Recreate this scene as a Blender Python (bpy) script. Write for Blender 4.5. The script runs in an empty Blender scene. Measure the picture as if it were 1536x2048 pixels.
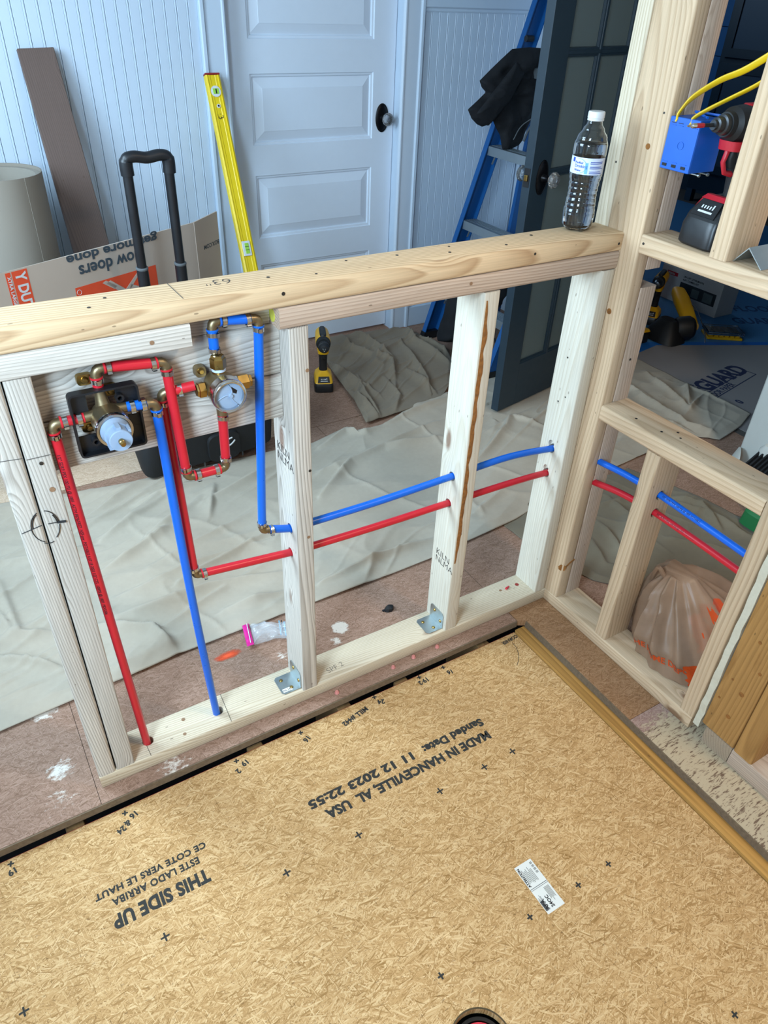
import bpy, bmesh, math, random
from mathutils import Vector, Matrix, noise, Euler
random.seed(7)
SC = bpy.context.scene
COL = SC.collection
PI = math.pi

# ------------------------------------------------------------------ camera
cam_d = bpy.data.cameras.new('camera')
cam = bpy.data.objects.new('camera', cam_d)
COL.objects.link(cam)
cam.location = (-1.24815, -1.07380, 1.42693)
cam.rotation_euler = (0.942423, -0.036956, -0.542403)
cam_d.sensor_fit = 'VERTICAL'
cam_d.sensor_height = 36.0
cam_d.lens = 1456.37 / 2048 * 36.0
cam_d.clip_start = 0.02
SC.camera = cam

# ------------------------------------------------------------------ world and lights
SC.view_settings.view_transform = 'Standard'
SC.view_settings.look = 'None'
SC.view_settings.gamma = 1
SC.view_settings.use_curve_mapping = False
SC.view_settings.exposure = 0.30
SC.cycles.use_denoising = True
SC.cycles.max_bounces = 7
SC.cycles.transparent_max_bounces = 12
SC.cycles.sample_clamp_indirect = 4.0
SC.cycles.caustics_refractive = False
SC.cycles.caustics_reflective = False

world = bpy.data.worlds.new('sky')
SC.world = world
world.use_nodes = True
world.node_tree.nodes['Background'].inputs[0].default_value = (0.55, 0.75, 1.0, 1)
world.node_tree.nodes['Background'].inputs[1].default_value = 1.0

def area_light(name, loc, target, sx, sy, power, color):
    d = bpy.data.lights.new(name, 'AREA')
    d.shape = 'RECTANGLE'; d.size = sx; d.size_y = sy; d.energy = power; d.color = color
    o = bpy.data.objects.new(name, d); COL.objects.link(o)
    o.location = loc
    o.rotation_euler = (Vector(target) - Vector(loc)).to_track_quat('-Z', 'Y').to_euler()
    return o
# daylight coming in through the two windows of the left wall (just outside the openings)
area_light('daylight', (-1.97, -1.00, 1.55), (-0.7, 0.1, 0.6), 0.42, 0.80, 44, (0.58, 0.80, 1.0))
area_light('daylight', (-1.97, 0.85, 1.50), (-0.9, 0.9, 0.4), 0.95, 1.1, 54, (0.60, 0.82, 1.0))
# warm ceiling fixture over the shower corner
area_light('ceiling_lamp_glow', (0.15, -1.25, 2.40), (0.05, -0.8, 0.0), 0.28, 0.28, 17, (1.0, 0.76, 0.50))
# added fill light that lifts the dark blue room, no window there
area_light('hall_fill', (3.2, 4.0, 1.7), (3.6, 2.5, 0.3), 1.2, 1.0, 11, (0.55, 0.78, 1.0))

# ------------------------------------------------------------------ helpers
def lin(c):
    c /= 255.0
    return c / 12.92 if c <= 0.04045 else ((c + 0.055) / 1.055) ** 2.4
def rgb(h):
    h = h.lstrip('#')
    return (lin(int(h[0:2], 16)), lin(int(h[2:4], 16)), lin(int(h[4:6], 16)), 1.0)

class NT:
    """small node graph helper"""
    def __init__(s, name):
        s.m = bpy.data.materials.new(name); s.m.use_nodes = True
        s.t = s.m.node_tree; s.b = s.t.nodes['Principled BSDF']
    def n(s, typ, **kw):
        nd = s.t.nodes.new(typ)
        for k, v in kw.items():
            if k.startswith('i_'):
                key = k[2:]
                key = int(key) if key.isdigit() else key
                s.put(nd.inputs[key], v)
            else: setattr(nd, k, v)
        return nd
    def put(s, sock, v):
        if isinstance(v, bpy.types.NodeSocket): s.t.links.new(v, sock)
        else: sock.default_value = v
    def math(s, op, a, b=None, c=None, clamp=False):
        nd = s.t.nodes.new('ShaderNodeMath'); nd.operation = op; nd.use_clamp = clamp
        s.put(nd.inputs[0], a)
        if b is not None: s.put(nd.inputs[1], b)
        if c is not None: s.put(nd.inputs[2], c)
        return nd.outputs[0]
    def vmath(s, op, a, b=None):
        nd = s.t.nodes.new('ShaderNodeVectorMath'); nd.operation = op
        s.put(nd.inputs[0], a)
        if b is not None: s.put(nd.inputs[1], b)
        return nd.outputs['Value'] if op == 'LENGTH' else nd.outputs[0]
    def mix(s, f, a, b):
        nd = s.t.nodes.new('ShaderNodeMix'); nd.data_type = 'RGBA'
        s.put(nd.inputs[0], f); s.put(nd.inputs[6], a); s.put(nd.inputs[7], b)
        return nd.outputs[2]
    def mixf(s, f, a, b):
        nd = s.t.nodes.new('ShaderNodeMix'); nd.data_type = 'FLOAT'
        s.put(nd.inputs[0], f); s.put(nd.inputs[2], a); s.put(nd.inputs[3], b)
        return nd.outputs[0]
    def ramp(s, f, stops, interp='LINEAR'):
        nd = s.t.nodes.new('ShaderNodeValToRGB'); nd.color_ramp.interpolation = interp
        el = nd.color_ramp.elements
        el[0].position, el[0].color = stops[0]
        el[1].position, el[1].color = stops[-1]
        for p, c in stops[1:-1]:
            e = el.new(p); e.color = c
        s.put(nd.inputs[0], f)
        return nd.outputs[0]
    def noise(s, vec, scale, detail=2.0, rough=0.5, dim='3D'):
        nd = s.t.nodes.new('ShaderNodeTexNoise'); nd.noise_dimensions = dim
        if vec is not None: s.put(nd.inputs['Vector'], vec)
        nd.inputs['Scale'].default_value = scale; nd.inputs['Detail'].default_value = detail
        nd.inputs['Roughness'].default_value = rough
        return nd.outputs[0]
    def mapping(s, vec, scale=(1, 1, 1), rot=(0, 0, 0), loc=(0, 0, 0)):
        nd = s.t.nodes.new('ShaderNodeMapping')
        s.put(nd.inputs[0], vec)
        nd.inputs['Scale'].default_value = scale; nd.inputs['Rotation'].default_value = rot
        nd.inputs['Location'].default_value = loc
        return nd.outputs[0]
    def obj(s): return s.n('ShaderNodeTexCoord').outputs['Object']
    def rnd(s): return s.n('ShaderNodeObjectInfo').outputs['Random']
    def bump(s, h, strength=0.2, dist=0.001):
        nd = s.t.nodes.new('ShaderNodeBump'); s.put(nd.inputs['Height'], h)
        nd.inputs['Strength'].default_value = strength; nd.inputs['Distance'].default_value = dist
        s.t.links.new(nd.outputs[0], s.b.inputs['Normal'])
    def set(s, **kw):
        names = dict(color='Base Color', rough='Roughness', metal='Metallic', spec='Specular IOR Level', ior='IOR',
                     trans='Transmission Weight', alpha='Alpha', coat='Coat Weight', sheen='Sheen Weight',
                     emit='Emission Color', estr='Emission Strength', sss='Subsurface Weight')
        for k, v in kw.items(): s.put(s.b.inputs[names[k]], v)
        return s.m

def plain(name, color, rough=0.5, metal=0.0, var=0.08, vscale=30.0, bump=0.0, **kw):
    """painted / plastic / metal surface with slight procedural variation"""
    t = NT(name); c = rgb(color)
    nz = t.noise(t.obj(), vscale, 3.0)
    f = t.math('MULTIPLY_ADD', nz, 2 * var, 1 - var)
    cc = t.vmath('SCALE', c[:3]); t.put(cc.node.inputs['Scale'], f)
    r = t.math('MULTIPLY_ADD', nz, 0.16, rough - 0.08, clamp=True)
    t.set(color=cc, rough=r, metal=metal, **kw)
    if bump: t.bump(nz, bump, 0.001)
    return t.m

def wood(name, light, dark, freq=170.0, contrast=1.0, knots=True, rough=0.62, stain=None, fiber=0.5, knotcol='#6a3f22', warp=0.035, tilt=0.055):
    t = NT(name)
    v = t.obj(); r = t.rnd()
    off = t.n('ShaderNodeCombineXYZ', i_0=t.math('MULTIPLY', r, 37.0), i_1=t.math('MULTIPLY_ADD', r, 0.05, 0.03),
              i_2=t.math('SUBTRACT', t.math('FRACT', t.math('MULTIPLY', r, 91.7)), 0.5)).outputs[0]
    offs = t.vmath('MULTIPLY', off, (1.0, 1.0, 0.12))
    p = t.vmath('ADD', v, offs)
    # knots bend the grain around them
    kp = t.vmath('MULTIPLY', p, (3.2, 9.0, 9.0))
    vo = t.n('ShaderNodeTexVoronoi', i_Vector=kp, i_Scale=1.0)
    kd = vo.outputs['Distance']
    kn = t.math('SUBTRACT', 1.0, t.math('DIVIDE', kd, 0.30), clamp=True)
    kn2 = t.math('POWER', kn, 2.0)
    w = t.n('ShaderNodeTexNoise', i_Vector=t.vmath('MULTIPLY', p, (1.3, 8.0, 8.0)))
    w.inputs['Scale'].default_value = 1.0; w.inputs['Detail'].default_value = 1.5
    wc = t.vmath('SUBTRACT', w.outputs['Color'], (0.5, 0.5, 0.5))
    wc = t.vmath('MULTIPLY', wc, (0.0, warp, warp))
    q = t.vmath('ADD', p, wc)
    q = t.vmath('MULTIPLY', q, (0.0, 1.0, 1.0))
    sx = t.n('ShaderNodeSeparateXYZ', i_0=v).outputs[0]
    q = t.vmath('ADD', q, t.n('ShaderNodeCombineXYZ', i_1=t.math('MULTIPLY', sx, tilt)).outputs[0])
    rad = t.vmath('LENGTH', q)
    if knots: rad = t.math('ADD', rad, t.math('MULTIPLY', kn2, 0.035))
    ph = t.math('MULTIPLY', rad, freq)
    fr = t.math('FRACT', ph)
    # early wood pale -> late wood dark sharp edge
    tri = t.math('POWER', fr, 2.2)
    soft = t.math('SUBTRACT', 1.0, t.math('DIVIDE', t.math('SUBTRACT', fr, 0.86), 0.14), clamp=True)
    ring = t.math('MULTIPLY', tri, soft)
    lowv = t.noise(t.vmath('MULTIPLY', p, (1.5, 12, 12)), 1.0, 2.0)
    amp = t.math('MULTIPLY', ring, t.math('MULTIPLY_ADD', lowv, 1.0 * contrast, 0.25 * contrast), clamp=True)
    fib = t.noise(t.vmath('MULTIPLY', p, (9, 420, 420)), 1.0, 3.0, 0.65)
    col = t.mix(amp, rgb(light), rgb(dark))
    fcol = t.math('MULTIPLY_ADD', t.math('SUBTRACT', fib, 0.5), fiber, 1.0)
    low2 = t.noise(t.vmath('MULTIPLY', p, (2.3, 5, 5)), 1.0, 1.0)
    tint = t.math('MULTIPLY_ADD', t.math('SUBTRACT', low2, 0.5), 0.30, t.math('MULTIPLY_ADD', t.math('FRACT', t.math('MULTIPLY', r, 13.3)), 0.14, 0.93))
    sc = t.math('MULTIPLY', fcol, tint)
    cc = t.vmath('SCALE', col); t.put(cc.node.inputs['Scale'], sc)
    col = cc
    if knots:
        core = t.math('SUBTRACT', 1.0, t.math('DIVIDE', t.math('SUBTRACT', kd, 0.07), 0.05), clamp=True)
        col = t.mix(t.math('MULTIPLY', core, 0.75), col, rgb(knotcol))
    # small dents and dirt specks
    d = t.n('ShaderNodeTexVoronoi', i_Vector=t.vmath('MULTIPLY', p, (22, 60, 60)), i_Scale=1.0)
    dk = t.math('LESS_THAN', d.outputs['Distance'], 0.085)
    dk = t.math('MULTIPLY', dk, t.math('GREATER_THAN', t.n('ShaderNodeSeparateColor', i_0=d.outputs['Color']).outputs[0], 0.62))
    col = t.mix(t.math('MULTIPLY', dk, 0.55), col, rgb('#4a3420'))
    if stain:
        sm = t.noise(t.vmath('MULTIPLY', p, (4, 14, 14)), 1.0, 4.0, 0.6)
        sm = t.math('MULTIPLY', t.math('SUBTRACT', sm, 0.56), 6.0, clamp=True)
        col = t.mix(t.math('MULTIPLY', sm, 0.8), col, rgb(stain))
    t.set(color=col, rough=rough, spec=0.3)
    t.bump(t.math('ADD', t.math('MULTIPLY', ring, -0.5), fib), 0.25, 0.0006)
    return t.m

def osb(name, c_lo, c_mid, c_hi, scale=1.0, paint=None, sat_dark='#5a3a1c', blotch=0.25, white=None, veins=False):
    """oriented strand board: overlapping strands at several angles"""
    t = NT(name)
    v = t.obj()
    wn = t.n('ShaderNodeTexNoise', i_Vector=v); wn.inputs['Scale'].default_value = 14.0; wn.inputs['Detail'].default_value = 1.0
    wob = t.vmath('SCALE', t.vmath('SUBTRACT', wn.outputs['Color'], (0.5, 0.5, 0.5))); wob.node.inputs['Scale'].default_value = 0.016
    v2 = t.vmath('MULTIPLY', t.vmath('ADD', v, wob), (1, 1, 0))
    best = None; tone = None; fibr = None
    angs = (0.10, -0.38, 0.45, -0.75, 0.85, 1.4, -0.12)
    for i, a in enumerate(angs):
        m = t.mapping(v2, rot=(0, 0, a), loc=(i * 3.17, i * 1.31, 0))
        lw = (36 * scale, 380 * scale, 1) if i % 2 == 0 else (58 * scale, 620 * scale, 1)
        mm = t.vmath('MULTIPLY', m, lw)
        vo = t.n('ShaderNodeTexVoronoi', i_Vector=mm, i_Scale=1.0, voronoi_dimensions='2D')
        sp = t.n('ShaderNodeSeparateColor', i_0=vo.outputs['Color'])
        h = sp.outputs[0]; tn = sp.outputs[1]
        fb = t.noise(t.vmath('MULTIPLY', m, (40, 900, 1)), 1.0, 1.0, 0.5, '2D')
        if best is None: best, tone, fibr = h, tn, fb
        else:
            g = t.math('GREATER_THAN', h, best)
            tone = t.mixf(g, tone, tn); fibr = t.mixf(g, fibr, fb); best = t.math('MAXIMUM', h, best)
    s = t.math('ADD', t.math('MULTIPLY', tone, 0.50), t.math('MULTIPLY', fibr, 0.52))
    col = t.ramp(s, [(0.12, rgb(c_lo)), (0.5, rgb(c_mid)), (0.88, rgb(c_hi))])
    big = t.noise(v2, 3.0, 3.0)
    k = t.math('MULTIPLY_ADD', t.math('SUBTRACT', big, 0.5), blotch * 2, 1.0)
    cc = t.vmath('SCALE', col); t.put(cc.node.inputs['Scale'], k); col = cc
    # thin dark gaps between strands
    e = t.noise(t.mapping(v2, scale=(60, 230, 1), rot=(0, 0, 0.35)), 1.0, 3.0, 0.7, '2D')
    ek = t.math('MULTIPLY', t.math('SUBTRACT', e, 0.655), 14.0, clamp=True)
    e2 = t.noise(t.mapping(v2, scale=(230, 60, 1), rot=(0, 0, 0.5)), 1.0, 3.0, 0.7, '2D')
    ek2 = t.math('MULTIPLY', t.math('SUBTRACT', e2, 0.68), 14.0, clamp=True)
    ek = t.math('MAXIMUM', ek, ek2)
    col = t.mix(t.math('MULTIPLY', ek, 0.6), col, rgb(sat_dark))
    if white:
        # worn whitewash left on top of the strands: list of (cx, cy, radius)
        msk = None
        for (cx, cy, rr, stg) in white:
            dd = t.vmath('LENGTH', t.vmath('SUBTRACT', v2, (cx, cy, 0)))
            mk = t.math('MULTIPLY', t.math('SUBTRACT', 1.0, t.math('DIVIDE', dd, rr), clamp=True), stg)
            msk = mk if msk is None else t.math('MAXIMUM', msk, mk)
        ns = t.noise(t.vmath('MULTIPLY', v2, (1, 1.6, 1)), 60.0, 5.0, 0.7)
        wm = t.math('MULTIPLY', t.math('SUBTRACT', t.math('ADD', msk, t.math('MULTIPLY', ns, 0.9)), 0.78), 7.0, clamp=True)
        if veins:
            for ra_ in (0.5, -0.4, 1.4, 2.2):
                vn = t.noise(t.mapping(v2, scale=(26, 150, 1), rot=(0, 0, ra_), loc=(ra_ * 7, 0, 0)), 1.0, 2.0, 0.6, '2D')
                ek = t.math('MAXIMUM', ek, t.math('MULTIPLY', t.math('SUBTRACT', vn, 0.635), 12.0, clamp=True))
            wm = t.math('MULTIPLY', wm, 0.92)
        col = t.mix(wm, col, t.mix(ek, rgb(paint or '#d8cdb8'), rgb('#6b5644')))
    t.set(color=col, rough=0.7, spec=0.25)
    t.bump(t.math('ADD', t.math('MULTIPLY', best, 1.2), t.math('MULTIPLY', fibr, 0.4)), 0.35, 0.0012)
    return t.m

# ---- object helpers
def link(name, me, mat=None, parent=None, smooth=False):
    o = bpy.data.objects.new(name, me); COL.objects.link(o)
    if mat is not None:
        for m in (mat if isinstance(mat, (list, tuple)) else [mat]): me.materials.append(m)
    if smooth:
        for p in me.polygons: p.use_smooth = True
    if parent is not None: attach(o, parent)
    return o
def bmat(o):
    m = o.matrix_basis.copy()
    if o.parent is not None: m = bmat(o.parent) @ o.matrix_parent_inverse @ m
    return m
def attach(o, parent):
    o.parent = parent
    o.matrix_parent_inverse = bmat(parent).inverted()
def thing(name, label, cat, loc, group=None):
    o = bpy.data.objects.new(name, None); COL.objects.link(o)
    o.empty_display_size = 0.05; o.location = loc
    return tag(o, label, cat, group)
def tag(o, label, cat, group=None):
    o['label'] = label; o['category'] = cat
    if group: o['group'] = group
    return o
def structure(o):
    o['kind'] = 'structure'; return o

class MB:
    def __init__(s): s.v = []; s.f = []; s.mi = []
    def add(s, vs, fs, mi=0):
        n = len(s.v); s.v += [tuple(x) for x in vs]
        s.f += [tuple(i + n for i in f) for f in fs]; s.mi += [mi] * len(fs); return s
    def box(s, p0, p1, mi=0):
        x0, y0, z0 = p0; x1, y1, z1 = p1
        return s.add([(x0, y0, z0), (x1, y0, z0), (x1, y1, z0), (x0, y1, z0), (x0, y0, z1), (x1, y0, z1), (x1, y1, z1), (x0, y1, z1)],
                     [(0, 3, 2, 1), (4, 5, 6, 7), (0, 1, 5, 4), (1, 2, 6, 5), (2, 3, 7, 6), (3, 0, 4, 7)], mi)
    def ring_loft(s, rings, closed=True, caps=True, mi=0):
        n = len(rings[0]); vs = [p for r in rings for p in r]; fs = []
        for i in range(len(rings) - 1):
            for j in range(n if closed else n - 1):
                k = (j + 1) % n
                fs.append((i * n + j, i * n + k, (i + 1) * n + k, (i + 1) * n + j))
        if caps and closed:
            fs.append(tuple(range(n - 1, -1, -1))); fs.append(tuple((len(rings) - 1) * n + j for j in range(n)))
        return s.add(vs, fs, mi)
    def cyl(s, a, b, r0, r1=None, n=16, mi=0, caps=True):
        r1 = r0 if r1 is None else r1
        return s.lathe(a, b, [(0, r0), (1, r1)], n, mi, caps)
    def lathe(s, a, b, prof, n=20, mi=0, caps=True):
        """prof: (t along a->b, radius)"""
        a = Vector(a); b = Vector(b); d = (b - a); L = d.normalized()
        u = L.orthogonal().normalized(); w = L.cross(u)
        rings = []
        for t, r in prof:
            c = a + d * t
            rings.append([c + (u * math.cos(2 * PI * k / n) + w * math.sin(2 * PI * k / n)) * r for k in range(n)])
        return s.ring_loft(rings, caps=caps, mi=mi)
    def tube(s, pts, r, n=10, mi=0, caps=True):
        pts = [Vector(p) for p in pts]; rings = []; u = None
        for i, p in enumerate(pts):
            d = (pts[min(i + 1, len(pts) - 1)] - pts[max(i - 1, 0)]).normalized()
            if u is None: u = d.orthogonal().normalized()
            u = (u - d * u.dot(d)).normalized(); w = d.cross(u)
            rr = r[i] if isinstance(r, (list, tuple)) else r
            rings.append([p + (u * math.cos(2 * PI * k / n) + w * math.sin(2 * PI * k / n)) * rr for k in range(n)])
        return s.ring_loft(rings, caps=caps, mi=mi)
    def mesh(s, name='m'):
        me = bpy.data.meshes.new(name); me.from_pydata(s.v, [], s.f); 
        for p, m in zip(me.polygons, s.mi): p.material_index = m
        me.update()
        bm = bmesh.new(); bm.from_mesh(me); bmesh.ops.recalc_face_normals(bm, faces=bm.faces); bm.to_mesh(me); bm.free()
        return me
    def build(s, name, mat, parent=None, smooth=False, angle=None, bevel=None):
        o = link(name, s.mesh(name), mat, parent, smooth)
        if smooth and angle is None: angle = 0.7
        if smooth: shade_auto(o, angle)
        if bevel:
            md = o.modifiers.new('bevel', 'BEVEL'); md.width = bevel; md.segments = 2; md.limit_method = 'ANGLE'; md.angle_limit = 0.6
        return o

def shade_auto(o, angle=0.7):
    me = o.data
    bm = bmesh.new(); bm.from_mesh(me)
    for e in bm.edges:
        if len(e.link_faces) == 2:
            e.smooth = e.calc_face_angle(0) < angle
    for f in bm.faces: f.smooth = True
    bm.to_mesh(me); bm.free()

def frame_matrix(origin, xdir, ydir):
    x = Vector(xdir).normalized(); y = Vector(ydir); y = (y - x * y.dot(x)).normalized(); z = x.cross(y)
    m = Matrix((x, y, z)).transposed().to_4x4(); m.translation = Vector(origin); return m

def rr_ring(w, h, r, x, n=2):
    """rounded rectangle in the local YZ plane"""
    pts = []
    for cx, cy, a0 in ((w / 2 - r, h / 2 - r, 0), (-w / 2 + r, h / 2 - r, 90), (-w / 2 + r, -h / 2 + r, 180), (w / 2 - r, -h / 2 + r, 270)):
        for k in range(n + 1):
            a = math.radians(a0 + 90 * k / n)
            pts.append((x, cx + r * math.cos(a), cy + r * math.sin(a)))
    return pts
def board(name, p0, p1, mat, parent=None, r=0.003, axis=None, cuts=()):
    """a stick of lumber between two box corners; local X runs along the grain, edges eased"""
    p0 = Vector(p0); p1 = Vector(p1); c = (p0 + p1) / 2; s = p1 - p0
    if axis is None: axis = max(range(3), key=lambda i: s[i])
    ax = [(0, 1, 2), (1, 2, 0), (2, 0, 1)][axis]
    L, w, h = s[ax[0]], s[ax[1]], s[ax[2]]
    e = [Vector((1, 0, 0)), Vector((0, 1, 0)), Vector((0, 0, 1))]
    mb = MB(); mb.ring_loft([rr_ring(w, h, r, -L / 2), rr_ring(w, h, r, L / 2)])
    me = mb.mesh(name)
    m = Matrix((e[ax[0]], e[ax[1]], e[ax[2]])).transposed().to_4x4(); m.translation = c
    o = link(name, me, mat, None)
    o.matrix_basis = m
    shade_auto(o, 0.9)
    if cuts: drill_holes(o, cuts)
    if parent is not None: attach(o, parent)
    return o
def drill_holes(o, cuts):
    """cuts: list of (a, b, radius) cylinders subtracted from the mesh"""
    if len(cuts) > 2:
        drill_holes(o, cuts[:2]); cuts = cuts[2:]
    mb = MB()
    inv = o.matrix_basis.inverted()
    for a, b, r in cuts: mb.cyl(inv @ Vector(a), inv @ Vector(b), r, n=18)
    me = mb.mesh('cut'); c = bpy.data.objects.new('cut', me); COL.objects.link(c); c.matrix_basis = o.matrix_basis
    md = o.modifiers.new('b', 'BOOLEAN'); md.operation = 'DIFFERENCE'; md.object = c; md.solver = 'EXACT'
    bpy.context.view_layer.update()
    dg = bpy.context.evaluated_depsgraph_get()
    nm = bpy.data.meshes.new_from_object(o.evaluated_get(dg))
    o.modifiers.clear(); o.data = nm
    bpy.data.objects.remove(c)

def text(name, body, size, M, mat, parent=None, extrude=0.0003, bold=0.0, align='LEFT', squash=1.0, space=1.0, linesp=1.0, width=None):
    cu = bpy.data.curves.new(name, 'FONT'); cu.body = body; cu.size = size; cu.align_x = align; cu.align_y = 'BOTTOM_BASELINE'
    cu.extrude = extrude / 2; cu.offset = bold; cu.space_character = space; cu.space_line = linesp
    cu.resolution_u = 3
    tmp = bpy.data.objects.new(name + '_c', cu); COL.objects.link(tmp)
    bpy.context.view_layer.update()
    me = bpy.data.meshes.new_from_object(tmp.evaluated_get(bpy.context.evaluated_depsgraph_get()))
    bpy.data.objects.remove(tmp)
    if width:
        xs = [v.co.x for v in me.vertices]; squash = width / (max(xs) - min(xs))
    for v in me.vertices: v.co.x *= squash
    o = bpy.data.objects.new(name, me); COL.objects.link(o)
    me.materials.clear(); me.materials.append(mat)
    o.matrix_basis = M
    if parent is not None: attach(o, parent)
    return o

def ink(name, strokes, r, mat, parent=None):
    """pencil / marker strokes: polylines a hair above a surface"""
    mb = MB()
    for st in strokes: mb.tube(st, r, n=5)
    return mb.build(name, mat, parent)

def discs(name, items, mat, parent=None, n=12, h=0.0006):
    """flat round nail or screw heads: (center, normal, radius)"""
    mb = MB()
    for c, nr, r in items:
        c = Vector(c); nr = Vector(nr)
        mb.cyl(c - nr * 0.001, c + nr * h, r, n=n)
    return mb.build(name, mat, parent)

def superloft(mb, secs, n=20, mi=0, caps=True):
    """secs: (center, xdir, ydir, rx, ry, power)"""
    rings = []
    for c, xd, yd, rx, ry, pw in secs:
        c = Vector(c); xd = Vector(xd).normalized(); yd = Vector(yd).normalized(); ring = []
        for k in range(n):
            a = 2 * PI * (k + 0.5) / n; ca, sa = math.cos(a), math.sin(a)
            ring.append(c + xd * rx * math.copysign(abs(ca) ** (2 / pw), ca) + yd * ry * math.copysign(abs(sa) ** (2 / pw), sa))
        rings.append(ring)
    return mb.ring_loft(rings, caps=caps, mi=mi)

def resample(poly, n, closed=False):
    pts = [Vector(p) for p in poly]
    if closed: pts.append(pts[0])
    ds = [0]
    for a, b in zip(pts, pts[1:]): ds.append(ds[-1] + (b - a).length)
    out = []; m = n if closed else n - 1; j = 0
    for i in range(n):
        t = ds[-1] * i / m
        while j < len(ds) - 2 and ds[j + 1] < t: j += 1
        k = (t - ds[j]) / max(1e-9, ds[j + 1] - ds[j])
        out.append(pts[j].lerp(pts[j + 1], k))
    return out

def puffy(outline, M, thick, rings=10, n=96, noise_amp=0.3, noise_scale=12.0, ridge=None, back=0.3, seed=0.0):
    """closed lumpy body from a star-shaped outline in the local XY plane of M"""
    pl = resample([Vector((x, y, 0)) for x, y in outline], n, closed=True)
    c = sum(pl, Vector()) / n
    mb = MB()
    def layer(sign):
        rs = []
        for k in range(rings):
            s = 1 - k / rings
            hgt = thick * math.sqrt(max(0, 1 - s ** 2.6)) * (1 if sign > 0 else back)
            ring = []
            for p in pl:
                q = c + (p - c) * s
                nz = noise.noise(Vector((q.x * noise_scale + seed, q.y * noise_scale, sign * 3.1)))
                rg = 1 - abs(noise.noise(Vector((q.x * noise_scale * 0.8 + 9 + seed, q.y * noise_scale * 2.0, 1.7)))) * 2
                z = hgt * (1 + noise_amp * (nz + 0.7 * rg - 0.4))
                ring.append(Vector((q.x, q.y, sign * z)))
            rs.append(ring)
        return rs
    front = layer(1); bk = layer(-1)
    R = [r for r in reversed(bk)] + front[1:]
    R = [[M @ p for p in r] for r in R]
    mb.ring_loft(R)
    return mb

# ------------------------------------------------------------------ materials
M = {}
M['wood_pale'] = wood('pine_pale', '#d0c1a8', '#9c8160', 190, 0.9)
M['wood_grey'] = wood('pine_weathered', '#c9c1b6', '#857a6e', 230, 1.3, fiber=0.7)
M['wood_warm'] = wood('pine_warm', '#cdb191', '#9f7c58', 110, 0.9, warp=0.06)
M['knot'] = plain('knot_brown', '#8d6c50', 0.7, var=0.3, vscale=300)
M['yellow_mark'] = plain('yellow_lumber_crayon', '#c3c04a', 0.8, var=0.3, vscale=90)
M['wood_top'] = wood('pine_top_plate', '#d4b893', '#987049', 130, 1.1, warp=0.05)
M['wood_pink'] = wood('pine_pink', '#c0a995', '#8d715b', 170, 1.0, fiber=0.7)
M['wood_white'] = wood('pine_white', '#d3cab9', '#b39c7c', 130, 0.6)
M['wood_old'] = wood('old_fir', '#b3844c', '#7a5228', 120, 0.9, stain='#7a4c1e', knotcol='#3a2010')
M['wood_oldgrey'] = wood('old_plate', '#a8937c', '#7b6550', 150, 0.9, stain='#8d8578')
M['bark'] = plain('pine_bark', '#8a5826', 0.9, var=0.75, vscale=110, bump=0.8)
M['strip'] = wood('plywood_strip', '#b58646', '#6e4a20', 330, 1.1, knots=False, warp=0.004, tilt=0.0, rough=0.8)
M['osb_new'] = osb('osb_new', '#87602f', '#bd9461', '#dfbe8e', 1.0, blotch=0.16)
M['osb_floor'] = osb('osb_old_floor', '#735743', '#927361', '#a88a78', 1.0, sat_dark='#54392a', blotch=0.25, paint='#d6ccc0',
                     white=[(-1.315, 0.09, 0.06, 0.55), (-1.33, 0.02, 0.10, 0.38), (-0.571, 0.181, 0.035, 1.05), (-1.32, 0.28, 0.06, 0.7), (-0.6, 0.14, 0.03, 0.6),
                            (-0.75, 0.16, 0.05, 0.45), (0.32, -0.02, 0.12, 0.6), (-1.1, -0.02, 0.1, 0.45)])
M['osb_corner'] = osb('osb_corner_strip', '#7a5535', '#966f4e', '#ad8765', 1.0, sat_dark='#4b2c18', blotch=0.2)
M['osb_white'] = osb('osb_whitewashed', '#86665a', '#a08277', '#b59a8c', 1.0, sat_dark='#54392a', paint='#baa98c',
                     veins=True, white=[(-0.04, -0.62, 0.22, 1.3), (-0.05, -0.85, 0.3, 1.3), (0.0, -1.2, 0.6, 1.2)])
M['cut_edge'] = plain('board_cut_edge', '#6e5c48', 0.9, var=0.45, vscale=140, bump=0.5)
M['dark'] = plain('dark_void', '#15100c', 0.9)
M['joist'] = wood('joist_old', '#8b6a44', '#5c4228', 150, 1.0)
M['white_paint'] = plain('white_paint', '#c0cfdf', 0.42, var=0.02)
M['door_paint'] = plain('door_paint', '#cedbea', 0.38, var=0.02)
M['wall_plaster'] = plain('wall_plaster', '#d9dad6', 0.9, var=0.02)
M['navy'] = plain('navy_paint', '#20313d', 0.45, var=0.05)
M['navy_dark'] = plain('navy_cabinet', '#33475a', 0.5, var=0.05)
M['blue_wall'] = plain('blue_wall_paint', '#2f6fa8', 0.6, var=0.05)
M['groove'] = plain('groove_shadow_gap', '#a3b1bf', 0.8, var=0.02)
M['ink'] = plain('marker_ink', '#15171b', 0.6)
M['pencil'] = plain('pencil_line', '#3c3834', 0.6)
M['print'] = plain('board_print_ink', '#2b2a26', 0.8, var=0.25, vscale=400)
M['steel'] = plain('galvanised_steel', '#aab2b2', 0.38, 0.9, var=0.12, vscale=60)
M['chrome'] = plain('chrome', '#c9ccd0', 0.18, 1.0)
M['brass'] = plain('brass', '#a88c52', 0.30, 1.0, var=0.15, vscale=80)
M['brass_dull'] = plain('cast_brass', '#8f7f62', 0.42, 0.9, var=0.2, vscale=90, bump=0.3)
M['nail'] = plain('nail_head', '#3e3a36', 0.5, 0.6)
M['black_iron'] = plain('oil_rubbed_bronze', '#0c0c10', 0.35, 0.5)
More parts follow.
